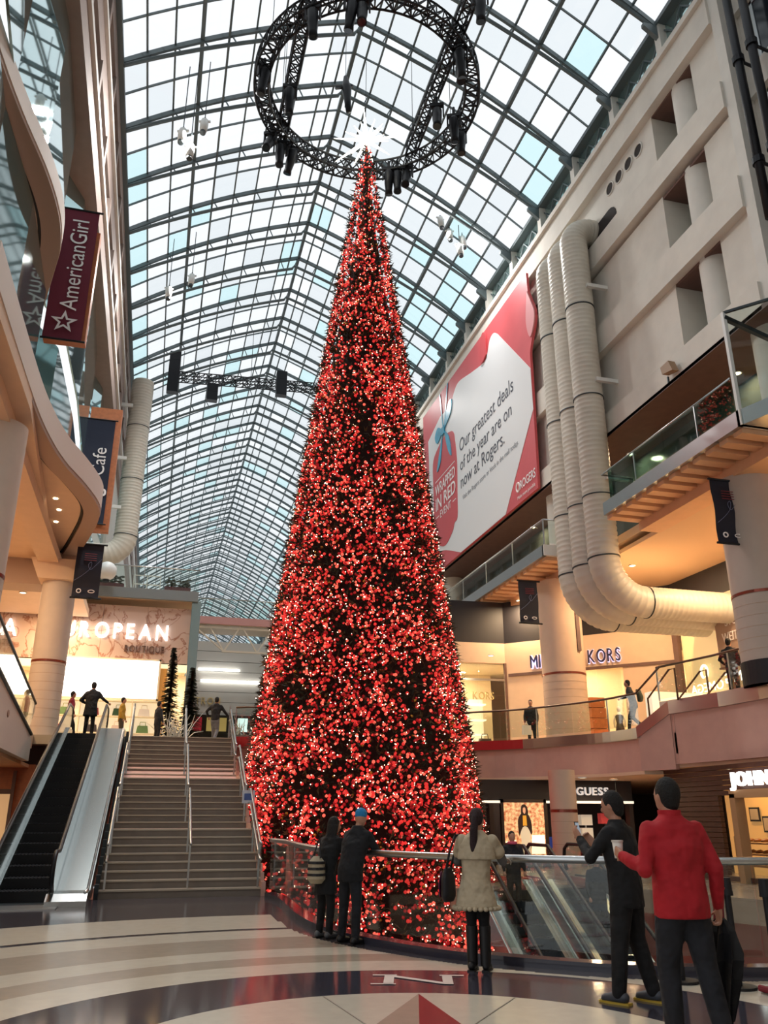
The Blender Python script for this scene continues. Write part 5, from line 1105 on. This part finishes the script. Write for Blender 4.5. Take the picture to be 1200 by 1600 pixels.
for x, y, z, nm in ((-1.1, 26.9, 27.3, 'left of the pair near the left eave'), (-.3, 26.9, 28.0, 'right of the pair near the left eave'), (-.75, 26.8, 26.5, 'lower one of the pair near the left eave'), (12.1, 33.5, 31.2, 'highest of the group right of the tree tip'), (12.6, 33.5, 30.5, 'second of the group right of the tree tip'), (13.3, 33.5, 30.2, 'third of the group right of the tree tip'), (13.0, 33.2, 29.4, 'lowest of the group right of the tree tip'), (-1.4, 38, 27.4, 'left one farther along the left eave'), (-.3, 38, 28.4, 'right one farther along the left eave'), (12.4, 49, 29.6, 'far one right of the tree')):
    white_spot((x, y, z), 'white spotlight under the vault, ' + nm, 1.15, 480 if x < 5 else 230)
cb = thing('cable_loop', 'black cable loop hanging from a vault rib at the upper right', 'cable', (12.2, 18.9, 31.1))
MB().tube(spline([(-1.4, 0, 1.0), (-.4, -.1, .1), (.1, -.1, -.5), (.6, 0, -.45), (.9, 0, .0), (.2, .1, .1)], 6), .035, 6).build('cable', blackm, cb, True); MB().box((.75, -.15, -.1), (1.2, .15, .15)).build('junction_box', steel_d, cb)
# ------------------------------------------------------------------ white branches, small firs and seated greenery at the stair head
def slim_fir(loc, h, r, lab):
    t = thing('fir_tree', lab, 'tree', loc); MB().cyl((0, 0), .05, 0, h * .95, 8).build('trunk', mat('bark', '#3b2a20'), t); MB().cyl((0, 0), .25, 0, .4, 16, .3).build('pot', mat('pot_white', '#cfcfcf', .5), t); mb = MB()
    for i in range(1100):
        u = R.random(); z = .4 + (h - .4) * u; a = R.uniform(0, 2 * PI); L = r * (1 - u) * R.uniform(.6, 1) + .1; d = Vector((math.cos(a) * L, math.sin(a) * L, -.15 * L)); s_ = Vector((-math.sin(a), math.cos(a), 0)) * .055; c = V(0, 0, z)
        mb.add([c - s_, c + s_, c + d + s_, c + d - s_], [(0, 1, 2, 3)])
    tag(mb.build('needles', mat('fir_green', '#2d3a30', .8), t), kind='stuff')
slim_fir((.45, 35.0, 4.2), 4.0, .55, 'slim dark fir by the timber jamb of the boutique'); slim_fir((1.3, 36.0, 4.2), 3.4, .6, 'slim dark fir by the mirrored pier of the boutique')
def branches(loc, lab, n=40, sx=1., h=.9):
    t = thing('branch_arrangement', lab, 'decoration', loc); MB().box((-sx, -.2, 0), (sx, .2, .25)).build('trough', mat('grey_trough', '#6d6a68', .5), t); mb = MB()
    for i in range(n):
        x = R.uniform(-sx, sx); d = Vector((R.uniform(-.6, .6), R.uniform(-.3, .3), R.uniform(.3, 1))) * h; p = V(x, 0, .2); mb.tube([p, p + d * .6, p + d + V(R.uniform(-.15, .15), 0, R.uniform(-.2, .1))], [.02, .014, .005], 5)
    tag(mb.build('branches', mat('silver_branch', '#c9cac6', .35, .3), t), kind='stuff')
branches((3.5, 31.6, 4.2), 'silver branch arrangement left of the tree at the upper edge', 40, .7, .7); branches((.75, 34.2, 4.2), 'white branch arrangement by the slim firs', 40, .35, 1.3)
# ------------------------------------------------------------------ rope posts
post_me = MB().cyl((0, 0), .17, 0, .03, 20).tube([(0, 0, .02), (0, 0, .95)], .032, 12).cyl((0, 0), .055, .82, 1.0, 14).mesh('post', black)
for k, (x, y, nm) in enumerate(((5.5, 8.55, 'half hidden behind the red jacket'), (5.86, 8.12, 'left of the two at the right edge'), (6.12, 7.86, 'right of the two at the right edge'))):
    t = thing('rope_post', 'black rope barrier post, ' + nm, 'post', (x, y, 0), 0, 'black rope barrier posts'); MB().cyl((0, 0), .17, .0, .03, 20).build('base', black, t); MB().cyl((0, 0), .034, .03, .85, 12).build('shaft', black, t); MB().cyl((0, 0), .06, .85, 1.02, 14, .05).build('head', black, t)
rp_ = tag(MB().tube(spline([(5.9, 7.86, .05), (6.0, 7.6, .04), (6.4, 7.4, .04), (6.9, 7.5, .06)], 8), .03, 8).build('barrier_rope', mat('rope_red', '#7a1e2a', .8)), 'slack dark red rope lying between the barrier posts', 'rope')
# ------------------------------------------------------------------ people
def remesh(mb, voxel, name, m, parent, it=3):
    me = mb.mesh('tmp'); o = bpy.data.objects.new('tmp', me)
    r = o.modifiers.new('r', 'REMESH'); r.mode = 'VOXEL'; r.voxel_size = voxel; r.use_smooth_shade = True
    s_ = o.modifiers.new('s', 'SMOOTH'); s_.factor = .5; s_.iterations = it
    out = evaluated(o)
    bpy.data.objects.remove(o); bpy.data.meshes.remove(me)
    out.materials.clear(); out.materials.append(m); out.name = name
    return link(name, out, parent)
def limb(mb, pts, rads, n=12):
    mb.tube(pts, rads, n)
    for p, r in zip(pts, rads): mb.ball(p, r, n, 8)
def loft(mb, rings, n=20):
    o = len(mb.v)
    for cx_, cy_, cz_, rx, ry in rings:
        for k in range(n): t = 2 * PI * k / n; mb.v.append((cx_ + rx * math.cos(t), cy_ + ry * math.sin(t), cz_))
    for i in range(len(rings) - 1):
        a, b = o + i * n, o + (i + 1) * n
        for k in range(n): k2 = (k + 1) % n; mb.f.append((a + k, a + k2, b + k2, b + k))
    mb.f.append(tuple(o + k for k in reversed(range(n)))); mb.f.append(tuple(o + (len(rings) - 1) * n + k for k in range(n)))
def hand(mb, w_, d, nrm_, thumb_side, curl=.5, s=1.):
    """palm with four fingers of unequal length and a thumb, rooted at the wrist w_, pointing along d"""
    w_, d, nrm_ = Vector(w_), Vector(d).normalized(), Vector(nrm_).normalized(); sd = d.cross(nrm_).normalized() * thumb_side; nrm_ = sd.cross(d).normalized() * thumb_side
    nrm_ = Vector(nrm_)
    for q in (-.026, -.009, .009, .026): limb(mb, [w_ + sd * q * .7, w_ + d * .045 * s + sd * q, w_ + d * .085 * s + sd * q], [.018 * s, .016 * s, .0125 * s], 8)
    for q, L in ((.03, .068), (.011, .078), (-.010, .072), (-.029, .056)):
        b = w_ + d * .085 * s + sd * q; a = b; dd = d.copy(); P = [a]
        for j, f_ in enumerate((.42, .33, .25)):
            ang = curl * (.5 + .45 * j); dd = (d * math.cos(ang * (j + 1) * .6) + nrm_ * math.sin(ang * (j + 1) * .6)).normalized(); a = a + dd * L * s * f_; P.append(a)
        limb(mb, P, [.0098 * s, .0092 * s, .0085 * s, .0072 * s], 8)
    b = w_ + d * .025 * s + sd * .026; limb(mb, [b, b + (d * .5 + sd * .8).normalized() * .035 * s, b + (d * .8 + sd * .7 + nrm_ * .6 * curl).normalized() * .068 * s, b + (d * .95 + sd * .35 + nrm_ * .9 * curl).normalized() * .092 * s], [.013 * s, .0115 * s, .0098 * s, .008 * s], 8)
def person(label, loc, az, H=1.75, lean=(0, 0), headturn=0., nod=0., arms=None, legs=None, skin='#b08068', top='#17181d', hem=.84, flare=0., bulk=1., pants='#16171c', legr=1., shoe='#121214', hair='#15110f', hairstyle='short', near=True, sleeve=None, collar=True):
    t = thing('person', label, 'person', loc, -math.radians(az)); s = H / 1.75; t.scale = (s, s, s)
    vox = .0095 if near else .03; vc = .016 if near else .032
    lx, ly = lean; sk = mat('skin' + skin, skin, .5); tm = mat('cloth' + top, top, .85, var=.12, vs_=7, bump=.9, bs=5.5, bd=.09); pm = mat('cloth' + pants, pants, .85, var=.1, vs_=8, bump=.9, bs=6, bd=.09)
    sl = mat('cloth' + (sleeve or top), sleeve or top, .85, var=.12, vs_=7, bump=.9, bs=5.5, bd=.09); hm = mat('hair' + hair, hair, .8, bump=.6, bs=60)
    sh_ = {k_: Vector((k_ * .185 + lx, ly, 1.395 - abs(ly) * .12)) for k_ in (-1, 1)}
    A = {-1: [(-.25, .02, 1.13), (-.24, .12, .88)], 1: [(.25, .02, 1.13), (.24, .12, .88)]}; A.update(arms or {})
    G = {-1: [(-.10, .03, .50), (-.11, 0, .09)], 1: [(.10, .03, .50), (.11, 0, .09)]}; G.update(legs or {})
    hd_ = Vector((lx * 1.15, ly * 1.25 + .03, 1.635 - abs(ly) * .16)); q = Quaternion((0, 0, 1), math.radians(-headturn)) @ Quaternion((1, 0, 0), -math.radians(nod))
    R3 = q.to_matrix()
    # ---- body
    b = MB()
    loft(b, [(0, 0, .84, .13, .10), (0, 0, .93, .155, .115), (lx * .3, ly * .3, 1.08, .13, .095), (lx * .7, ly * .7, 1.27, .155, .11), (lx, ly, 1.38, .16, .095), (lx, ly, 1.46, .07, .06)])
    limb(b, [(lx, ly, 1.44), hd_ + V(0, -.02, -.06)], [.058, .052])
    rt_ = Matrix.Rotation(0, 3, 'X')
    b.ball(hd_, .1, 20, 14, (.78, .98, 1.18), R3); b.ball(hd_ + R3 @ V(0, .018, -.05), .08, 16, 10, (.8, .95, .95), R3)
    b.ball(hd_ + R3 @ V(0, .102, -.018), .017, 10, 8, (.8, 1.1, 1.4), R3)
    for k_ in (-1, 1): b.ball(hd_ + R3 @ V(k_ * .08, -.005, -.01), .03, 10, 8, (.35, .7, 1.1), R3)
    for k_ in (-1, 1):
        e, h_ = map(Vector, A[k_][:2]); limb(b, [sh_[k_], sh_[k_].lerp(e, .5), e, e.lerp(h_, .5), h_], [.055, .047, .04, .036, .026])
        d = (h_ - e).normalized(); o_ = A[k_][2] if len(A[k_]) > 2 else {}
        if near: hand(b, h_, o_.get('d', d), o_.get('n', (0, 1, 0) if abs(d.y) < .8 else (0, 0, -1)), o_.get('ts', k_), o_.get('curl', .55))
        else: b.ball(h_ + d * .07, .05, 10, 8)
        kn, ft = map(Vector, G[k_]); hp = Vector((k_ * .085, 0, .9)); limb(b, [hp, hp.lerp(kn, .5), kn, kn.lerp(ft, .4), ft], [.09, .075, .055, .052, .038]); limb(b, [ft + V(0, -.03, -.045), ft + V(0, .12, -.06)], [.036, .03])
    remesh(b, vox, 'body', sk, t)
    if near:
        for k_ in (-1, 1): MB().ball(hd_ + R3 @ V(k_ * .033, .086, .012), .012, 10, 8, (1, .6, .7), R3).build('eye', mat('eye_dark', '#1a1412', .2), t, True)
        MB().ball(hd_ + R3 @ V(0, .088, -.065), .022, 12, 8, (1, .35, .3), R3).build('mouth', mat('lip', '#8a4a44', .5), t, True)
    # ---- jacket or coat
    j = MB(); B_ = bulk
    low = [(0, 0, hem, (.175 + flare) * B_, (.135 + flare) * B_)]
    if hem < .8: low.append((0, 0, (hem + .95) / 2, (.17 + flare * .6) * B_, (.13 + flare * .6) * B_))
    loft(j, low + [(0, 0, .95, .172 * B_, .13 * B_), (lx * .3, ly * .3, 1.08, .165 * B_, .125 * B_), (lx * .7, ly * .7, 1.27, .195 * B_, .14 * B_), (lx, ly, 1.37, .205 * B_, .115 * B_), (lx, ly, 1.425, .17 * B_, .1 * B_), (lx, ly, 1.465, .115, .085), (lx, ly + .005, 1.51, .076, .072)])
    for k_ in (-1, 1): j.ball(sh_[k_] + V(-k_ * .01, 0, -.02), .066, 14, 10)
    if sleeve is None:
        for k_ in (-1, 1):
            e, h_ = map(Vector, A[k_][:2]); limb(j, [sh_[k_], sh_[k_].lerp(e, .5), e, e.lerp(h_, .5), e.lerp(h_, .93)], [.066, .063, .058, .052, .043])
    remesh(j, vc, 'coat' if hem < .75 else 'jacket', tm, t)
    if sleeve is not None:
        for k_ in (-1, 1):
            e, h_ = map(Vector, A[k_][:2]); j2 = MB(); limb(j2, [sh_[k_].lerp(e, .45), e, e.lerp(h_, .5), e.lerp(h_, .93)], [.064, .058, .05, .04]); remesh(j2, vc, 'sleeve', sl, t)
            j3 = MB(); limb(j3, [sh_[k_], sh_[k_].lerp(e, .55)], [.078, .085]); remesh(j3, vc, 'cape_sleeve', tm, t)
    # ---- trousers
    p_ = MB(); loft(p_, [(0, 0, .80, .15, .115), (0, 0, .9, .166, .122), (0, 0, 1.0, .15, .11)])
    for k_ in (-1, 1):
        kn, ft = map(Vector, G[k_]); hp = Vector((k_ * .085, 0, .88)); limb(p_, [hp, hp.lerp(kn, .5), kn, kn.lerp(ft, .5), ft + V(0, 0, .0)], [.1 * legr, .088 * legr, .072 * legr, .066 * legr, .058 * legr])
    remesh(p_, vc, 'trousers', pm, t)
    for k_ in (-1, 1):
        ft = Vector(G[k_][1]); s2 = MB(); limb(s2, [ft + V(0, -.045, -.035), ft + V(0, .05, -.04), ft + V(0, .15, -.055)], [.048, .046, .033], 12); s2.ball(ft, .05, 12, 8)
        so = remesh(s2, .014 if near else .03, 'shoe', mat('shoe' + shoe, shoe, .5), t)
        if near: MB().slab([(-.04, -.1), (.04, -.1), (.05, .08), (.03, .19), (-.03, .19), (-.05, .08)], ft + V(0, 0, -.093), (1, 0, 0), (0, 1, 0), (0, 0, .022)).build('sole', mat('sole' + shoe, '#b89a30' if shoe == '#3c4048' else '#0e0e10', .6), so)
    # ---- hair
    h2 = MB()
    if hairstyle != 'cap':
        h2.ball(hd_ + R3 @ V(0, -.022, .022), .108, 18, 12, (.82, .95, 1.1), R3)
        if hairstyle == 'short': h2.ball(hd_ + R3 @ V(0, -.045, -.035), .085, 14, 10, (.85, .7, 1.0), R3)
        if hairstyle == 'long': loft(h2, [(hd_.x, hd_.y - .08, 1.25, .10, .045), (hd_.x, hd_.y - .07, 1.45, .115, .06), (hd_.x, hd_.y - .04, 1.62, .1, .085)])
        if hairstyle == 'tail': limb(h2, [hd_ + V(0, -.10, .03), hd_ + V(-.01, -.16, -.12), hd_ + V(-.02, -.17, -.35), hd_ + V(0, -.15, -.55), hd_ + V(.01, -.14, -.66)], [.045, .05, .048, .035, .012])
        ho = remesh(h2, .014 if near else .03, 'hair', hm, t)
        if hairstyle in ('short', 'tail'):       # keep the face clear
            bm_ = bmesh.new(); bm_.from_mesh(ho.data); inv = R3.inverted()
            dele = [v for v in bm_.verts if (lambda c: c.y > .045 and c.z < .055 and abs(c.x) < .1)(inv @ (v.co - hd_))]
            bmesh.ops.delete(bm_, geom=dele, context='VERTS'); bm_.to_mesh(ho.data); bm_.free()
    else:
        h2.ball(hd_ + R3 @ V(0, -.005, .05), .108, 18, 12, (.84, 1.0, .85), R3); remesh(h2, .014, 'knit_cap', hm, t)
    return t
def at_person(t, mb, name, m, smooth=False): return mb.build(name, m, t, smooth)
# man in the red fleece, nearest
pr = person('man in a red fleece jacket and dark trousers holding a cup, nearest the viewer', (4.12, 6.3, 0), 8, 1.9, (0, .02), -18, 0,
            {-1: [(-.28, -.07, 1.12), (-.35, .17, 1.21), dict(d=(-.1, .9, .35), n=(1, .1, 0), ts=1, curl=1.1)], 1: [(.27, -.05, 1.13), (.29, .02, .86), dict(d=(0, .15, -1), n=(-1, 0, 0), ts=1, curl=1.2)]},
            {-1: [(-.12, .06, .5), (-.13, .04, .09)], 1: [(.12, -.02, .5), (.15, -.12, .09)]}, top='#a81420', hem=.80, bulk=1.17, pants='#181a21', legr=1.15, hair='#0d0a08')
MB().tube([(.0, .03, 1.47), (0, .03, 1.53)], .085, 20).build('collar', mat('cloth#a81420', '#a81420'), pr)
# his cup and umbrella are things of their own
s_ = 1.9 / 1.75
def world(px_, p):
    a = math.radians(px_[2]); return Vector((px_[0] + p[0] * px_[3] * math.cos(a) + p[1] * px_[3] * math.sin(a), px_[1] - p[0] * px_[3] * math.sin(a) + p[1] * px_[3] * math.cos(a), p[2] * px_[3]))
RM = (4.12, 6.3, 8, s_)
cp = thing('paper_cup', 'white takeaway cup held by the man in red', 'cup', world(RM, (-.335, .265, 1.185)))
MB().cyl((0, 0), .032, 0, .13, 20, .044).build('cup', mat('cup_white', '#e6e2da', .5), cp, True); MB().cyl((0, 0), .048, .125, .14, 20).build('lid', mat('lid_white', '#cfcac2', .4), cp)
um = thing('umbrella', 'folded black umbrella with red strap in the hand of the man in red', 'umbrella', world(RM, (.31, .05, .80)))
um.rotation_euler = (math.radians(14), math.radians(-9), 0)
MB().tube([(0, 0, .16), (0, 0, -.85)], .012, 8).build('shaft', blackm, um); mb = MB(); n = 16; rings = ((-.02, .03), (-.1, .085), (-.3, .125), (-.45, .1), (-.65, .055), (-.8, .02)); o0 = 0
for z, r_ in rings:
    for k in range(n): t_ = 2 * PI * k / n; r2 = r_ * (1.25 if k % 2 == 0 else .72); mb.v.append((r2 * math.cos(t_ + z), r2 * math.sin(t_ + z), z))
for i in range(len(rings) - 1):
    for k in range(n): mb.f.append((i * n + k, i * n + (k + 1) % n, (i + 1) * n + (k + 1) % n, (i + 1) * n + k)[::-1])
mb.f.append(tuple(range(n))); mb.build('canopy', mat('black_nylon', '#101116', .55, bump=.4, bs=8), um)
MB().tube([(0, 0, .16), (0, 0, .2), (.03, 0, .23), (.06, 0, .2)], .016, 8).build('handle', mat('umbrella_red', '#8a2430', .6), um)
MB().slab([(-.05, -.12), (.04, -.1), (.05, .14), (-.02, .16)], (.02, .03, 0), (1, 0, 0), (0, 0, 1), (0, .03, 0)).build('wrist_strap', mat('umbrella_red', '#8a2430'), um)
# man with the phone
BM = (4.5, 7.78, -32, 1.84 / 1.75)
pb = person('man in a black jacket taking a picture with a phone, beside the man in red', (4.5, 7.78, 0), -32, 1.84, (0, .03), -8, 14,
            {-1: [(-.29, .17, 1.18), (-.13, .36, 1.34), dict(d=(.1, .55, .8), n=(.8, -.4, 0), ts=1, curl=.9)], 1: [(.29, .12, 1.16), (.08, .33, 1.28), dict(d=(-.2, .6, .75), n=(-.8, -.4, 0), ts=-1, curl=.9)]},
            {-1: [(-.12, .04, .5), (-.14, .08, .09)], 1: [(.12, .0, .5), (.15, -.10, .09)]}, top='#0b0c10', hem=.76, bulk=1.1, pants='#0b0c10', legr=1.12, shoe='#3c4048', hair='#0a0807')
gm = MB(); hh = Vector((0, .0675, 1.63))
for k_ in (-1, 1): gm.tube([(k_ * .035 + .022 * math.cos(a), .135, 1.628 + .017 * math.sin(a)) for a in [i * PI / 6 for i in range(12)]], .003, 5, closed=True); gm.bar((k_ * .057, .135, 1.632), (k_ * .082, .04, 1.632), .004)
gm.bar((-.013, .137, 1.63), (.013, .137, 1.63), .004); gm.build('glasses', blackm, pb)
ph = thing('smartphone', 'dark smartphone held up by the man in black', 'phone', world(BM, (-.035, .43, 1.42)), math.radians(32)); ph.rotation_euler = (math.radians(-12), 0, math.radians(32))
MB().box((-.036, -.004, -.07), (.036, .004, .07)).build('case', mat('phone_case', '#2a2c30', .3), ph); MB().box((-.033, -.0055, -.062), (.033, -.004, .062)).build('display', mat('phone_display', '#8fa0b0', .2, emit=(.5, .6, .7), es=.4), ph)
# woman in the cream coat
WMN = (3.72, 9.75, 34, 1.70 / 1.75)
pw = person('woman in a cream cape coat with a long ponytail leaning on the railing', (3.72, 9.75, 0), 34, 1.70, (.02, .05), 12, 6,
            {-1: [(-.24, .10, 1.15), (-.14, .34, 1.1), dict(d=(.3, .9, .0), n=(0, 0, -1), ts=1)], 1: [(.30, .18, 1.16), (.24, .47, 1.17), dict(d=(.15, .95, -.05), n=(0, 0, -1), ts=-1, curl=.7)]},
            {-1: [(-.07, .02, .5), (-.07, -.01, .09)], 1: [(.08, .03, .5), (.09, .03, .09)]}, top='#b5a68c', hem=.66, flare=.075, bulk=1.03, pants='#0e0d12', legr=.84, shoe='#0e0d10', hair='#231014', hairstyle='tail', sleeve='#5d5a58')
for k_, x in ((-1, -.07), (1, .085)): smooth_by_angle(MB().tube([(x, .0, .06), (x, .01, .3), (x, .01, .47)], [.06, .066, .07], 16).build('boot', mat('shoe#0e0d10', '#0e0d10'), pw))
cap_ = MB(); loft(cap_, [(.01, .03, 1.18, .235, .165), (.015, .04, 1.32, .225, .155), (.02, .05, 1.42, .17, .12), (.02, .05, 1.47, .09, .08)]); remesh(cap_, .016, 'cape', mat('cloth#b5a68c', '#b5a68c'), pw)
sc_ = MB()
for k in range(26):                                      # scalloped hem
    a = 2 * PI * k / 26; sc_.ball((.265 * math.cos(a), .22 * math.sin(a), .66), .032, 8, 6, (1, 1, .8))
sc_.build('scalloped_hem', mat('cloth#b5a68c', '#b5a68c'), pw, True)
gl_ = MB(); hand(gl_, (.24, .47, 1.17), (.15, .95, -.05), (0, 0, -1), -1, .7, 1.22); remesh(gl_, .009, 'glove', mat('glove_white', '#cfc8be', .8), pw)
bg_ = thing('shoulder_bag', 'black shoulder bag with a magenta floral panel on the arm of the woman in cream', 'bag', world(WMN, (-.33, -.02, .72)), -math.radians(34))
bgm_ = MB(); loft(bgm_, [(0, 0, 0, .05, .15), (0, 0, .06, .075, .19), (0, 0, .25, .07, .18), (0, 0, .36, .03, .13)]); bgo = remesh(bgm_, .016, 'bag_body', mat('bag_black', '#121016', .6), bg_)
MB().slab(curve2([(-.10, .05), (-.12, .2), (0, .32), (.1, .2), (.08, .05), (-.10, .05)], 4), (-.078, 0, 0), (0, 1, 0), (0, 0, 1), (-.006, 0, 0)).build('floral_panel', mat('magenta_floral', '#7a2050', .7, var=.8, vs_=30), bg_)
MB().tube([(0, -.1, .33), (.05, -.08, .55), (.1, -.02, .70), (.11, .05, .72), (.07, .1, .55), (0, .1, .33)], .014, 8).build('strap', mat('bag_black', '#121016'), bg_, True)
# couple at the railing
pc = person('person in a dark navy coat and bright blue knit cap leaning over the railing', (2.80, 12.2, 0), 52, 1.74, (0, .16), -25, 10,
            {-1: [(-.24, .28, 1.17), (-.12, .42, 1.16), dict(d=(.6, .7, 0), n=(0, 0, -1), ts=1)], 1: [(.24, .28, 1.17), (.14, .42, 1.16), dict(d=(-.6, .7, 0), n=(0, 0, -1), ts=-1)]}, {-1: [(-.12, .02, .5), (-.14, 0, .09)], 1: [(.12, .0, .5), (.15, -.06, .09)]},
            top='#0b0d13', hem=.78, bulk=1.16, pants='#0e1119', hair='#1f7fb8', hairstyle='cap')
pd = person('person with dark hair in a long black coat beside the blue cap', (2.58, 12.85, 0), 58, 1.62, (0, .12), 20, 8,
            {-1: [(-.24, .22, 1.17), (-.12, .40, 1.2), dict(d=(.6, .7, 0), n=(0, 0, -1), ts=1)], 1: [(.24, .24, 1.17), (.14, .40, 1.2), dict(d=(-.6, .7, 0), n=(0, 0, -1), ts=-1)]}, top='#0a0b0e', hem=.62, flare=.02, bulk=1.08, pants='#0a0b0e', shoe='#55585c', hair='#14100f', hairstyle='long')
sb = thing('striped_bag', 'cream and black striped bag at the side of the person in the black coat', 'bag', (2.42, 12.72, .72), -math.radians(58))
smooth_by_angle(MB().tube([(0, 0, 0), (0, 0, .06), (0, 0, .28), (0, 0, .36)], [.08, .13, .12, .05], 16).build('bag_body', mat('bag_cream', '#a89c84', .8), sb))
for z in (.1, .18, .26): MB().tube([(0, 0, z), (0, 0, z + .035)], .133, 16).build('stripe', black, sb)
MB().tube([(-.08, 0, .34), (0, .05, .62), (.08, 0, .34)], .012, 6).build('strap', black, sb)
# distant people
W = lambda a, b, c: dict(legs={-1: [a[0], a[1]], 1: [b[0], b[1]]})
walk = {-1: [(-.09, .16, .52), (-.09, .22, .12)], 1: [(.09, .06, .5), (.09, -.26, .16)]}
person('person in a long dark coat stepping off the top of the escalator', (-2.2, 30.4, 4.2), 8, 1.82, (0, .06), 0, 0, {1: [(.34, .08, 1.2), (.5, .2, 1.08)], -1: [(-.36, .0, 1.14), (-.22, .12, 1.05)]}, None, top='#14141a', hem=.62, flare=.03, bulk=1.15, pants='#15151a', near=False)
person('person in a red top and black skirt walking past the boutique', (-2.95, 31.6, 4.2), 80, 1.62, (0, 0), 0, 0, None, walk, top='#8e2038', hem=.9, pants='#17161a', near=False)
person('person in a mustard jacket behind the escalator handrail', (-1.25, 32.6, 4.2), 100, 1.6, (0, 0), 0, 0, None, None, top='#b08a30', hem=.8, pants='#4a4438', near=False)
person('person in a black hoodie and grey jeans at the top of the stairs', (2.15, 32.6, 4.2), 20, 1.75, (0, .05), 0, 5, {1: [(.36, .1, 1.15), (.48, .25, .98)], -1: [(-.36, .02, 1.2), (-.30, .1, 1.0)]}, walk, top='#16151a', hem=.86, pants='#6a6a72', near=False)
person('dark figure standing by the white branches at the stair head', (.05, 33.4, 4.2), 60, 1.6, (0, 0), 0, 0, None, None, top='#1c1e26', hem=.75, pants='#1a1a20', near=False)
person('person in black carrying a pale bag beside the gallery column', (14.15, 30.4, 4.2), -150, 1.75, (0, 0), 0, 0, None, None, top='#15151a', hem=.8, pants='#14141a', near=False)
tag(MB().slab([(-.18, 0), (.18, 0), (.16, .35), (-.16, .35)], (13.82, 30.1, 4.6), (1, 0, 0), (0, 0, 1), (0, .12, 0)).tube([(13.74, 30.16, 4.94), (13.82, 30.16, 5.08), (13.9, 30.16, 4.94)], .012, 6).build('carrier_bag', mat('pale_bag', '#d8d0c8', .6)), 'pale carrier bag hanging at the side of the person by the gallery column', 'bag')
pp = person('person with a green backpack leaning on the gallery railing near the steps', (15.15, 24.6, 4.2), -60, 1.72, (0, .1), 0, 0, {-1: [(-.25, .2, 1.15), (-.2, .4, 1.1)]}, walk, top='#2a2c30', hem=.8, pants='#22242c', near=False)
bp_ = MB(); loft(bp_, [(0, -.22, 1.0, .12, .08), (0, -.24, 1.15, .15, .11), (0, -.18, 1.42, .12, .08)]); remesh(bp_, .03, 'backpack', mat('olive_pack', '#4a5040', .8), pp)
person('person in a dark jacket standing against the reflected watch-shop lettering', (16.25, 20.9, 4.9), 60, 1.72, (0, 0), 0, 0, {-1: [(-.34, .02, 1.15), (-.24, .14, 1.0)]}, None, top='#15161c', hem=.84, pants='#17181e', near=False)
ps = person('person in a dark suit with a pink scarf riding the escalator by the tree', (8.3, 19.3, -.42), -170, 1.72, (0, 0), 0, 0, None, None, top='#17171e', hem=.8, pants='#16161c', near=False)
MB().tube([(.09 * math.cos(a), .03 + .085 * math.sin(a), 1.5) for a in [i * PI / 6 for i in range(12)]], .035, 8, closed=True).build('scarf', mat('pink_scarf', '#c8506a', .8), ps, True)
person('dark figure riding the other escalator behind the man with the phone', (10.0, 18.5, -.95), 190, 1.75, (0, 0), 0, 0, None, None, top='#101116', hem=.8, pants='#101116', near=False)

bpy.data.scenes.remove(work)
